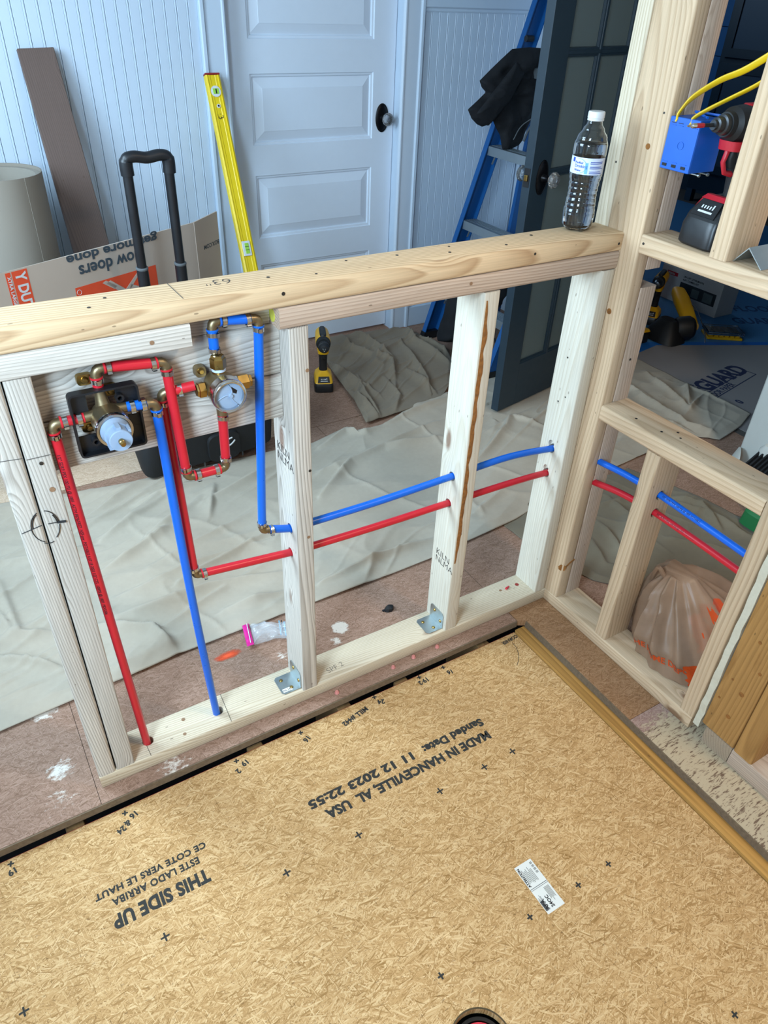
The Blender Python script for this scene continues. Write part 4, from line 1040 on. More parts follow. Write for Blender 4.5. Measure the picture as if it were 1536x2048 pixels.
def bracket_screws(t, Mx, hor, ver, mat):
    for a, y in hor:
        mb = MB(); mb.lathe(Mx @ Vector((a, y, 0.0014)), Mx @ Vector((a, y, 0.0042)), [(0, .0048), (.5, .0044), (1, .0028)], 12); mb.build('screw', mat, t, smooth=True)
    for a, y in ver:
        mb = MB(); mb.lathe(Mx @ Vector((-0.0014, y, a)), Mx @ Vector((-0.0042, y, a)), [(0, .0048), (.5, .0044), (1, .0028)], 12); mb.build('screw', mat, t, smooth=True)
for xs, lab in ((X1, 'galvanised angle bracket screwed at the foot of the stud nearest the valves'), (X2, 'galvanised angle bracket screwed at the foot of the stud with bark')):
    t, Mx = angle_bracket('angle_bracket', lab, (xs - 0.0004, 0.040, T + 0.0006), 0.0, group=None)
    t['group'] = 'angle brackets at the stud feet'
    bracket_screws(t, Mx, ((-0.020, -0.016), (-0.034, 0.014)), ((0.018, -0.018), (0.036, 0.010)), M['brass'])
    if xs == X1: 
        MB().box((xs - 0.044, 0.016, T + 0.0021), (xs - 0.020, 0.027, T + 0.0024)).build('bar_code_label', M['sticker'], t)
        text('label_print', 'ML24', 0.008, frame_matrix((xs - 0.043, 0.018, T + 0.0024), (1, 0, 0), (0, 1, 0)), M['ink'], t, 0.0002)
# loose bracket standing like a roof on the upper sill
t = thing('angle_bracket', 'loose galvanised angle bracket tented on the upper sill beside the driver', 'bracket', (0.045, -0.28, HU))
mb = MB(); th_ = 0.0016
x0, x1 = 0.020, 0.100; ya, yb, yc, zt = -0.249, -0.272, -0.306, 0.0285
prof = [(ya, 0.0004), (yb, zt), (yc, 0.0006), (yc - 0.0022, 0.0006), (yb, zt + 0.0028), (ya + 0.0022, 0.0004)]
mb.ring_loft([[(x0, y, HU + z) for y, z in prof], [(x1, y, HU + z) for y, z in prof]])
mb.build('plate', M['steel'], t)
discs('screw_holes', [((x0 + 0.018, yb + 0.010, HU + 0.0185), (0, -.8, -.6), 0.0028), ((x0 + 0.04, yb + 0.015, HU + 0.0125), (0, -.8, -.6), 0.0028)], M['white_paint'], t)

# ------------------------------------------------------------------ blue room beyond the doorway
structure(boxobj('wall_side', (RX + 0.12, -0.75, -0.02), (5.1, -0.63, 2.5), M['navy_dark']))
wf = structure(boxobj('wall_far', (4.83, -0.63, -0.02), (4.95, 4.2, 2.5), M['navy_dark']))
structure(boxobj('wall_end', (RX + 0.12, 4.1, -0.02), (4.95, 4.22, 2.5), M['blue_wall']))
structure(boxobj('wall_near_side', (RX, WY + 0.12, -0.02), (RX + 0.12, 4.22, 2.5), M['blue_wall']))
o = structure(slab('floor_hall', [(RX + 0.0005, -0.63), (4.83, -0.63), (4.83, 4.1), (RX + 0.0005, 4.1)], -0.018, -0.0005, plain('hall_floor', '#54504c', 0.7), None))
for i in range(8):
    z = 0.22 + i * 0.205
    boxobj('shiplap_board', (4.812, 3.20, z), (4.829, 4.09, z + 0.2), M['blue_wall'], wf)
cab = thing('navy_cabinet', 'tall navy panelled cabinet standing in the dark room beyond the doorway', 'cabinet', (4.6, 3.0, 0))
boxobj('body', (4.50, 2.2, 0.10), (4.80, 3.315, 2.3), M['navy'], cab)
for y0, y1 in ((2.79, 3.28), (2.28, 2.77)):
    for z0, z1 in ((0.25, 1.02), (1.06, 2.2)):
        boxobj('panel_door', (4.486, y0, z0), (4.499, y1, z1), M['navy_dark'], cab)
        mb = MB()
        for a in ((y0, z0, y1, z0 + .06), (y0, z1 - .06, y1, z1), (y0, z0 + .06, y0 + .06, z1 - .06), (y1 - .06, z0 + .06, y1, z1 - .06)): mb.box((4.476, a[0], a[1]), (4.4855, a[2], a[3]))
        mb.build('door_frame', M['navy'], cab)
for y in (2.24, 3.25): boxobj('leg', (4.50, y, 0.0), (4.55, y + 0.06, 0.10), M['navy_dark'], cab)

# floor protection paper, blue sheet and blue tape
M['paper'] = plain('floor_paper', '#8a8584', 0.75, var=0.06, vscale=6, bump=0.2)
M['paper_blue'] = plain('blue_floor_sheet', '#3d78a8', 0.6, var=0.08, vscale=6, bump=0.2)
M['tape'] = plain('blue_tape', '#1566b8', 0.5, var=0.06)
M['print_navy'] = plain('paper_print_navy', '#1a2347', 0.7)
M['print_blue'] = plain('paper_print_blue', '#12406e', 0.7)
pp = thing('floor_paper', 'grey floor protection paper with bold navy print beyond the doorway', 'paper', (2.2, 0.6, 0))
slab('paper_sheet', [(1.40, 1.15), (1.746, 1.184), (2.312, 0.906), (3.2, 0.47), (3.2, -0.5), (1.40, -0.5)], 0.0, 0.0012, M['paper'], pp)
ps = thing('floor_paper', 'blue floor protection sheet lying under the yellow tools in the dark room', 'paper', (2.6, 2.0, 0))
slab('paper_sheet', [(1.50, 1.151), (1.746, 1.186), (2.312, 0.908), (3.2, 0.472), (4.4, 0.9), (4.45, 4.0), (1.50, 4.0)], 0.0, 0.0012, M['paper_blue'], ps)
def strip(name, a, b, w, z, th, mat, parent=None):
    a = Vector((a[0], a[1], 0)); b = Vector((b[0], b[1], 0)); d = (b - a).normalized(); n = Vector((-d.y, d.x, 0)) * w / 2
    return slab(name, [tuple((a - n)[:2]), tuple((b - n)[:2]), tuple((b + n)[:2]), tuple((a + n)[:2])], z, z + th, mat, parent)
tp = thing('floor_tape', 'blue masking tape along the joint of the two floor papers', 'tape', (1.75, 1.18, 0.0013))
strip('tape_strip', (1.47, 1.135), (1.755, 1.183), 0.055, 0.0013, 0.0004, M['tape'], tp)
strip('tape_strip', (1.73, 1.192), (3.19, 0.478), 0.036, 0.0018, 0.0004, M['tape'], tp)
def ptext(body, a, b, size, mat, parent, bold=0.002, **kw):
    a = Vector((a[0], a[1], 0.0013)); b = Vector((b[0], b[1], 0.0013)); d = (b - a).normalized()
    return text('printed_lettering', body, size, frame_matrix(a, d, (-d.y, d.x, 0)), mat, parent, 0.0003, bold, **kw)
# "...GUARD" band: big condensed letters over an outlined bar
ptext('EGUARD', (1.515, 0.672), (1.93, 0.737), 0.125, M['print_navy'], pp, 0.005, width=0.42)
def obar(a, b, w, parent, mat, z=0.0013):
    a = Vector((a[0], a[1], 0)); b = Vector((b[0], b[1], 0)); d = (b - a).normalized(); n = Vector((-d.y, d.x, 0)); t_ = 0.005
    mb = MB(); L_ = (b - a).length
    for p0, p1 in (((0, 0), (L_, t_)), ((0, w - t_), (L_, w)), ((0, 0), (t_, w)), ((L_ - t_, 0), (L_, w))):
        q = [a + d * p0[0] + n * p0[1], a + d * p1[0] + n * p0[1], a + d * p1[0] + n * p1[1], a + d * p0[0] + n * p1[1]]
        mb.ring_loft([[(v.x, v.y, z) for v in q], [(v.x, v.y, z + .0003) for v in q]])
    return mb.build('printed_bar', mat, parent)
obar((1.46, 0.60), (1.93, 0.695), 0.055, pp, M['print_navy'])
ptext('FLOOR PAPER', (1.52, 0.622), (1.99, 0.717), 0.045, M['print_navy'], pp, 0.001, squash=0.8)
ptext('EGUARD', (2.05, 0.60), (2.45, 0.80), 0.12, M['print_navy'], pp, 0.004, squash=0.62)
ptext('0', (1.60, 0.53), (1.8, 0.56), 0.05, M['print_navy'], pp, 0.002)
ptext('FLOOR', (2.56, 1.30), (2.95, 1.08), 0.12, M['print_blue'], ps, 0.003, squash=0.7)
ptext('GUARD', (2.40, 1.17), (2.80, 0.96), 0.12, M['print_blue'], ps, 0.003, squash=0.7)
ptext('GUARD', (2.45, 1.75), (2.9, 1.62), 0.09, M['print_blue'], ps, 0.002, squash=0.7)

# ------------------------------------------------------------------ canvas drop cloths
import bisect
def cloth(name, label, group, A, B, nu, nv, creases, mat, base=0.004, amp=0.006, seed=0.0, ch=0.024, cw=0.013):
    A = resample([Vector((x, y, 0)) for x, y in A], nu); B = resample([Vector((x, y, 0)) for x, y in B], nu)
    random.seed(int(seed * 10) + 1)
    segs = []
    for l in creases:
        hh = ch * random.uniform(0.6, 1.25); ww = cw * random.uniform(0.65, 1.3); n_ = len(l) - 1
        for k in range(n_): segs.append((Vector((l[k][0], l[k][1])), Vector((l[k + 1][0], l[k + 1][1])), hh, ww, k == 0, k == n_ - 1))
    vs = []; fs = []
    for i in range(nu):
        for j in range(nv):
            t = j / (nv - 1); p = A[i].lerp(B[i], t)
            edge = min(i, nu - 1 - i) / (nu * 0.02), min(j, nv - 1 - j) / (nv * 0.04)
            e = min(1.0, edge[0], edge[1])
            if j in (0, nv - 1): p.y += 0.010 * noise.noise(Vector((p.x * 4, seed, 1)))
            q = Vector((p.x * 1.2 + seed, p.y * 3.0, 0))
            z = amp * (0.7 + noise.noise(q * 1.6)) + amp * 0.8 * (1 - abs(noise.noise(q * 2.3 + Vector((5, 2, 0)))) * 3.0)
            z += amp * 0.35 * noise.noise(Vector((p.x * 9, p.y * 16, seed)))
            ra = p.x * 0.906 + p.y * 0.423; rb = -p.x * 0.423 + p.y * 0.906
            wv = 0.05 * noise.noise(Vector((p.x * 3, p.y * 3, 2 + seed))); ra += wv; rb += wv
            msk_ = max(0, 0.45 + 1.3 * noise.noise(Vector((ra * 1.3, rb * 2, 7))))
            rd = 1 - abs(noise.noise(Vector((ra * 1.3 + seed, rb * 8.0, 0.5)))) * 2; z += amp * 2.0 * max(0, rd) ** 7 * msk_
            rd = 1 - abs(noise.noise(Vector((ra * 2.1 + seed, rb * 15.0, 3.5)))) * 2; z += amp * 1.0 * max(0, rd) ** 7 * msk_
            rd = 1 - abs(noise.noise(Vector((rb * 1.7 + seed, ra * 7.0, 6.5)))) * 2; z += amp * 0.9 * max(0, rd) ** 8 * (1 - min(1, msk_))
            if 0.53 < p.x < 1.34 and abs(p.y - 0.939 - (p.x - .569) * .2145 - .01) < .07: z = min(z, .004); fl_ = 0.2
            else: fl_ = 1.0
            c = 0.0; P = Vector((p.x, p.y))
            for a, b, hh, ww, f0, f1 in segs:
                if P.x < min(a.x, b.x) - .09 or P.x > max(a.x, b.x) + .09 or P.y < min(a.y, b.y) - .09 or P.y > max(a.y, b.y) + .09: continue
                d = b - a; L2 = d.length_squared; s = max(0, min(1, (P - a).dot(d) / L2)) if L2 else 0
                dv_ = P - (a + d * s); side = d.x * dv_.y - d.y * dv_.x
                w = ww * (0.55 if side > 0 else 1.5)     # folds lean over: steep on one side
                tp_ = 1.0
                if f0: tp_ *= 0.35 + 0.65 * min(1, s * 2)
                if f1: tp_ *= 0.25 + 0.75 * min(1, (1 - s) * 2)
                c = max(c, hh * tp_ * math.exp(-(dv_.length / w) ** 1.5))
            z = base + max(0.0, z) * (0.25 + 0.75 * e) + c * (0.4 + 0.6 * e) * fl_
            vs.append((p.x, p.y, z))
    for i in range(nu - 1):
        for j in range(nv - 1):
            fs.append((i * nv + j, (i + 1) * nv + j, (i + 1) * nv + j + 1, i * nv + j + 1))
    me = bpy.data.meshes.new(name); me.from_pydata(vs, [], fs); me.update()
    o = link(name, me, mat, None, True)
    md = o.modifiers.new('thick', 'SOLIDIFY'); md.thickness = 0.0022; md.offset = -1
    tag(o, label, 'drop cloth', group); return o
def canvas(name, c1, c2, spots):
    t = NT(name); v = t.obj()
    n1 = t.noise(v, 3.0, 4.0, 0.6); n2 = t.noise(v, 60.0, 3.0, 0.6)
    col = t.mix(n1, rgb(c1), rgb(c2))
    s = t.math('MULTIPLY_ADD', t.math('SUBTRACT', n2, 0.5), 0.14, 1.0); cc = t.vmath('SCALE', col); t.put(cc.node.inputs['Scale'], s)
    st = t.math('MULTIPLY', t.math('SUBTRACT', t.noise(v, 9.0, 5.0, 0.7), 0.66), 8.0, clamp=True)
    col = t.mix(t.math('MULTIPLY', st, 0.30), cc, rgb(spots))
    t.set(color=col, rough=0.95, spec=0.1); t.put(t.b.inputs['Sheen Weight'], 0.1)
    w = t.noise(t.vmath('MULTIPLY', v, (900, 900, 900)), 1.0, 1.0)
    t.bump(w, 0.25, 0.0004); return t.m
M['canvas'] = canvas('drop_cloth_canvas', '#b6ab9b', '#a39887', '#7d6a50')
M['canvas_b'] = canvas('drop_cloth_taupe', '#857a6a', '#756a5b', '#65533f')
M['canvas_c'] = canvas('drop_cloth_grey_green', '#7b7262', '#6a6252', '#6f5a46')
c2 = [[(-1.038, .856), (-.78, 1.026), (-.666, 1.053)], [(-1.075, .703), (-.915, .775), (-.838, .82)], [(-1.001, .74), (-.699, .933)], [(-1.072, .579), (-.813, .611), (-.554, .608)], [(-1.08, .494), (-.826, .492), (-.611, .449)],
 [(-1.324, .889), (-1.193, .844), (-1.05, .834)], [(-1.337, .796), (-1.32, .541), (-1.244, .516)], [(-1.382, .487), (-1.319, .442), (-1.248, .374)], [(-1.136, .481), (-1.011, .408), (-.984, .29)], [(-.345, .744), (-.148, .891), (.299, .994)],
 [(-.478, .483), (-.251, .504), (-.031, .511)], [(-.541, .36), (-.328, .374), (-.123, .375)], [(-.196, 1.035), (-.056, 1.097), (.006, 1.047), (.284, 1.119), (.479, 1.145)], [(.04, .409), (.22, .477), (.361, .51)], [(-.274, .882), (.004, .93), (.249, .887)],
 [(-.634, .966), (-.709, .811)], [(.261, .676), (.526, .831), (.73, 1.017)], [(.587, .94), (.671, .756)], [(.823, .588), (1.09, .586), (1.173, .451)], [(1.258, .856), (1.188, .489), (1.247, .412)], [(1.44, .936), (1.365, .694), (1.321, .588), (1.466, .642)],
 [(1.321, .588), (1.485, .741), (1.506, .675), (1.547, .447)], [(1.23, .982), (1.264, .745)], [(-1.356, .668), (-1.328, .526)], [(-1.097, .959), (-.809, 1.129)], [(-.421, .595), (-.104, .616), (.072, .662)], [(-.826, .375), (-.648, .37)], [(-.882, .998), (-.633, 1.018)],
 [(-.95, .66), (-.5, .80)], [(-.9, .55), (-.45, .68)], [(-1.0, .40), (-.62, .52)], [(-.7, .90), (-.3, 1.0)], [(-1.8, .5), (-1.45, .7)], [(-1.7, .9), (-1.4, .95)]]
cloth('drop_cloth', 'long pale grey canvas drop cloth wrinkled across the floor behind the half wall', 'canvas drop cloths on the floor',
      [(-1.84, .25), (-1.415, .256), (-.98, .292), (-.19, .300), (.173, .337), (.5, .405), (1.156, .437), (1.24, .362), (1.42, .40), (1.54, .442)],
      [(-1.84, 1.20), (-1.278, 1.209), (-.974, 1.147), (-.767, 1.124), (-.369, 1.105), (-.205, 1.081), (-.037, 1.131), (-.021, 1.079), (.092, 1.078), (.321, 1.175), (.52, 1.202), (.9, 1.24), (1.25, 1.22), (1.345, 1.105), (1.46, 1.10), (1.535, 1.06)],
      560, 190, c2, M['canvas'], 0.005, 0.007, 1.0)
c1 = [[(.321, 2.0), (.173, 1.749), (.109, 1.491), (.058, 1.118)], [(.386, 1.96), (.349, 1.789), (.429, 1.531), (.344, 1.372)], [(.177, 1.716), (.192, 1.505), (.212, 1.28)], [(.728, 1.9), (.663, 1.701), (.668, 1.411)], [(.597, 1.733), (.491, 1.354), (.419, 1.201)],
 [(.318, 1.413), (.288, 1.242), (.199, 1.139)], [(.221, 1.49), (.156, 1.309), (.123, 1.131)], [(.446, 1.95), (.465, 1.798), (.453, 1.549)], [(.697, 1.753), (.74, 1.597), (.716, 1.48)], [(.122, 1.378), (.113, 1.113)], [(.458, 1.428), (.448, 1.212)], [(.344, 1.372), (.269, 1.251)]]
cloth('drop_cloth', 'darker taupe drop cloth bunched in front of the white door', 'canvas drop cloths on the floor',
      [(.05, 1.115), (.10, 1.3), (.135, 1.5), (.16, 1.635), (.20, 1.80), (.26, 1.955)], [(.45, 1.165), (.56, 1.26), (.678, 1.406), (.756, 1.556), (.745, 1.757), (.690, 1.90)],
      190, 150, c1, M['canvas_b'], 0.009, 0.006, 2.0, 0.026, 0.014)
c3 = [[(.399, .184), (.372, .079), (.346, .021)], [(.536, .275), (.51, .156), (.362, .026)], [(.662, .197), (.773, .031), (.802, -.125)], [(.309, .127), (.249, -.021)], [(.263, .025), (.29, -.043)], [(.551, .011), (.697, -.183)], [(.717, .178), (.778, .078), (.744, -.033)], [(.496, .26), (.598, .22)], [(.15, .2), (.2, .05)]]
cloth('drop_cloth', 'greenish grey drop cloth lying right of the corner post under the pipes', 'canvas drop cloths on the floor',
      [(.115, .40), (.125, .20), (.16, .05), (.185, -.02), (.25, -.10), (.30, -.55)], [(.75, .385), (.80, .25), (.84, .12), (.87, -.08), (.92, -.2), (.95, -.60)], 190, 150, c3, M['canvas_c'], 0.003, 0.006, 3.0, 0.024, 0.013)

# ------------------------------------------------------------------ water bottle on the top plate
bc = Vector((-0.0795, 0.062, H))
bt = thing('water_bottle', 'clear plastic water bottle with white cap and blue white label on the top plate', 'bottle', tuple(bc))
def bprof(z):
    """radius of the bottle wall at height z"""
    P = [(0, .022), (.004, .0275), (.010, .0310), (.030, .0322), (.050, .0305), (.070, .0290), (.090, .0300), (.107, .0322), (.1085, .0318), (.140, .0318), (.1415, .0324), (.158, .0325), (.172, .0285), (.186, .0205), (.196, .0145), (.201, .0130), (.212, .0128)]
    for a, b in zip(P, P[1:]):
        if a[0] <= z <= b[0]:
            t = (z - a[0]) / (b[0] - a[0]); t = t * t * (3 - 2 * t) if z < .2 else t; return a[1] + (b[1] - a[1]) * t
    return P[-1][1]
def bottle_shell(z0, z1, off, nz, nseg=60):
    rings = []
    for i in range(nz + 1):
        z = z0 + (z1 - z0) * i / nz; ring = []
        for k in range(nseg):
            a = 2 * PI * k / nseg; r = bprof(z) + off
            if 0.034 < z < 0.104: r -= 0.0011 * (0.5 + 0.5 * math.cos(2 * PI * (z - 0.034) / 0.0100 + 0.9 * math.sin(a * 2 + z * 40)))
            if z < 0.034: r *= 1 - 0.085 * (0.5 + 0.5 * math.cos(5 * a)) ** 3 * max(0, 1 - z / 0.034) ** 0.5
            ring.append((bc.x + r * math.cos(a), bc.y + r * math.sin(a), bc.z + z + 0.0006 + (0.006 * (0.5 + 0.5 * math.cos(5 * a)) ** 2 if z < 0.004 else 0)))
        rings.append(ring)
    return rings
tg = NT('bottle_plastic'); tg.set(color=(0.97, 0.99, 1, 1), rough=0.03, trans=1.0, ior=1.45); M['pet'] = tg.m
tg = NT('water'); tg.set(color=(0.96, 0.985, 1, 1), rough=0.0, trans=1.0, ior=1.33); M['water'] = tg.m
mb = MB(); mb.ring_loft(bottle_shell(0, .212, 0, 110) + bottle_shell(0.0009, .212, -0.0007, 110)[::-1]); mb.build('bottle_body', M['pet'], bt, smooth=True, angle=1.3)
mb = MB(); mb.ring_loft(bottle_shell(0.0014, .163, -0.00095, 80)); mb.build('water', M['water'], bt, smooth=True, angle=1.3)
M['capw'] = plain('white_cap', '#d2d6d8', 0.4, var=0.02)
mb = MB(); r_ = []
for z, r0 in ((.2010, .0150), (.2015, .0158), (.2040, .0158), (.2045, .0150), (.2055, .0150), (.2060, .0158), (.2150, .0156), (.2170, .0148), (.2172, .002)):
    r_.append([(bc.x + (r0 + (0.0003 if k % 2 and .206 <= z < .216 else 0)) * math.cos(2 * PI * k / 60), bc.y + (r0 + (0.0003 if k % 2 and .206 <= z < .216 else 0)) * math.sin(2 * PI * k / 60), bc.z + z) for k in range(60)])
mb.ring_loft(r_); mb.build('cap', M['capw'], bt, smooth=True)
def on_bottle(a, z, off): r = 0.0318 + off; return (bc.x + r * math.cos(a), bc.y + r * math.sin(a), bc.z + z)
def bpatch(a0, a1, z0, z1, off, n=24):
    mb = MB(); mb.add([on_bottle(a0 + (a1 - a0) * i / n, z, off) for i in range(n + 1) for z in (z0, z1)], [(2 * i, 2 * i + 2, 2 * i + 3, 2 * i + 1) for i in range(n)]); return mb
M['blabel'] = plain('bottle_label', '#cfdcf0', 0.35, var=0.03); M['bl_blue'] = plain('label_blue', '#2c49a8', 0.4); M['bl_sky'] = plain('label_sky', '#6fb2de', 0.4)
lb = bpatch(0, 2 * PI, 0.1095, 0.1395, 0.0003, 64).build('label', M['blabel'], bt, smooth=True)
fa = math.atan2(-1.07 - bc.y, -1.248 - bc.x)          # side of the bottle that faces the room's left front
random.seed(9)
for i in range(8):
    z = 0.1335 - i * 0.0029
    if i in (2, 5): continue
    bpatch(fa + .18, fa + .18 + random.uniform(.75, .98), z - .0012, z, 0.0006, 8).build('label_print', M['bl_blue'], bt)
bpatch(fa - .12, fa + .06, 0.111, 0.131, 0.0006, 6).build('label_print', M['bl_sky'], bt)
bpatch(fa - 1.05, fa - .85, 0.130, 0.138, 0.0006, 6).build('label_print', M['bl_blue'], bt)
for i, w in enumerate((('Purified', .0055), ('Drinking', .0075), ('Water', .0055))):
    me_o = text('label_lettering', w[0], w[1], Matrix(), M['bl_blue'], None, 0.0002, 0.0001)
    for v in me_o.data.vertices:
        p = on_bottle(fa - .80 + v.co.x / 0.0318, 0.1285 - i * 0.0068 + v.co.y, 0.0007 + v.co.z); v.co = p
    attach(me_o, bt)
arc = []
for k in range(25):
    a = math.radians(-100 + 200 * k / 24); arc.append(on_bottle(fa - .52 + .47 * math.cos(a), 0.1243 + 0.0130 * math.sin(a), 0.0008))
ink('label_ring', [arc], 0.0004, M['bl_sky'], bt)

# ------------------------------------------------------------------ blue outlet box and yellow cables
eb = thing('outlet_box', 'bright blue plastic outlet box nailed to the tall corner post', 'box', (0.035, -0.083, 1.16))
M['bluebox'] = plain('blue_outlet_box', '#0858b8', 0.42, var=0.10, vscale=40)
y0, y1, z0, z1, xb = -0.1165, -0.0485, 1.160, 1.248, -0.0005
mb = MB(); w = 0.0022
mb.box((xb, y0, z0), (xb + w, y1, z1)); mb.box((xb + w, y0, z0), (0.072, y0 + w, z1)); mb.box((xb + w, y1 - w, z0), (0.072, y1, z1)); mb.box((xb + w, y0 + w, z0), (0.072, y1 - w, z0 + w)); mb.box((xb + w, y0 + w, z1 - w), (0.072, y1 - w, z1))
mb.build('box_shell', M['bluebox'], eb, bevel=0.0012)
for yy, zz in ((y1 - .010, z1), (y1 - .026, z1), (y0 + .010, z1), (y1 - .010, z0), (y1 - .032, z0), (y0 + .014, z0)):
    s_ = -1 if zz == z1 else 1
    MB().box((xb - .0012, yy - .006, zz + s_ * .0135 - .0005), (xb + .0005, yy + .006, zz + s_ * .0135 + .0005)).build('knockout_rib', M['bluebox'], eb)
    MB().box((xb - .0008, yy - .0052, zz + s_ * .003 - .002 + (s_ * .004)), (xb + .0003, yy + .0052, zz + s_ * .010)).build('knockout_slot', M['seal'], eb)
tube_wall('logo_ring', (0, 0), 0.0062, 0.0070, 0, 0.0006, M['bluebox'], None, 24).matrix_basis = Matrix.Translation((xb - .0004, -0.085, 1.203)) @ Matrix.Rotation(-PI / 2, 4, 'Y')
attach([o for o in COL.objects if o.name.startswith('logo_ring')][-1], eb)
for x in (0.055, 0.030):
    mb = MB(); mb.lathe((x, y0 - .004, z0 - .004), (x, y1 + .02, z0 - .004), [(0, .0030), (.04, .0030), (.05, .0014), (1, .0014)], 10); mb.build('nail', M['steel'], eb)
mb = MB(); mb.tube([(0.02, y0 + .004, z1 + .004), (0.045, y1 - .015, z1 + .007), (0.066, y0 + .006, z1 + .005)], .0022, n=8); mb.build('cable_clamp', M['bluebox'], eb)
M['ycable'] = plain('yellow_cable', '#d8b214', 0.4, var=0.08)
def flat_cable(name, label, pts, hw_, hh, twist):
    P = curve(pts, 8); mb = MB(); rings = []
    for i, p in enumerate(P):
        d = (P[min(i + 1, len(P) - 1)] - P[max(i - 1, 0)]).normalized(); t = i / (len(P) - 1)
        u = Vector((0, 0, 1)); u = (u - d * u.dot(d)).normalized(); w_ = d.cross(u)
        a = twist[0] + (twist[1] - twist[0]) * t; e1 = u * math.cos(a) + w_ * math.sin(a); e2 = -u * math.sin(a) + w_ * math.cos(a)
        rings.append([p + e1 * hw_ * math.copysign(abs(math.cos(2 * PI * (k + .5) / 14)) ** .7, math.cos(2 * PI * (k + .5) / 14)) + e2 * hh * math.sin(2 * PI * (k + .5) / 14) for k in range(14)])
    mb.ring_loft(rings); o = mb.build(name, M['ycable'], None, smooth=True, angle=1.2)
    return tag(o, label, 'cable')
flat_cable('yellow_cable', 'thick flat yellow cable arching from the top of blue outlet box', [(0.002, -0.0600, 1.240), (0.004, -0.0620, 1.256), (0.015, -0.075, 1.281), (0.030, -0.110, 1.310), (0.038, -0.150, 1.330), (0.045, -0.215, 1.372), (0.05, -0.30, 1.41), (0.05, -0.42, 1.44)], 0.0062, 0.0026, (1.3, 0.1))
flat_cable('yellow_cable', 'thinner yellow cable below the other, running from blue box to stud', [(0.002, -0.0925, 1.238), (0.006, -0.0945, 1.250), (0.018, -0.110, 1.265), (0.032, -0.140, 1.286), (0.040, -0.175, 1.308), (0.047, -0.220, 1.340), (0.052, -0.30, 1.375), (0.052, -0.42, 1.41)], 0.0050, 0.0024, (0.8, 1.4))

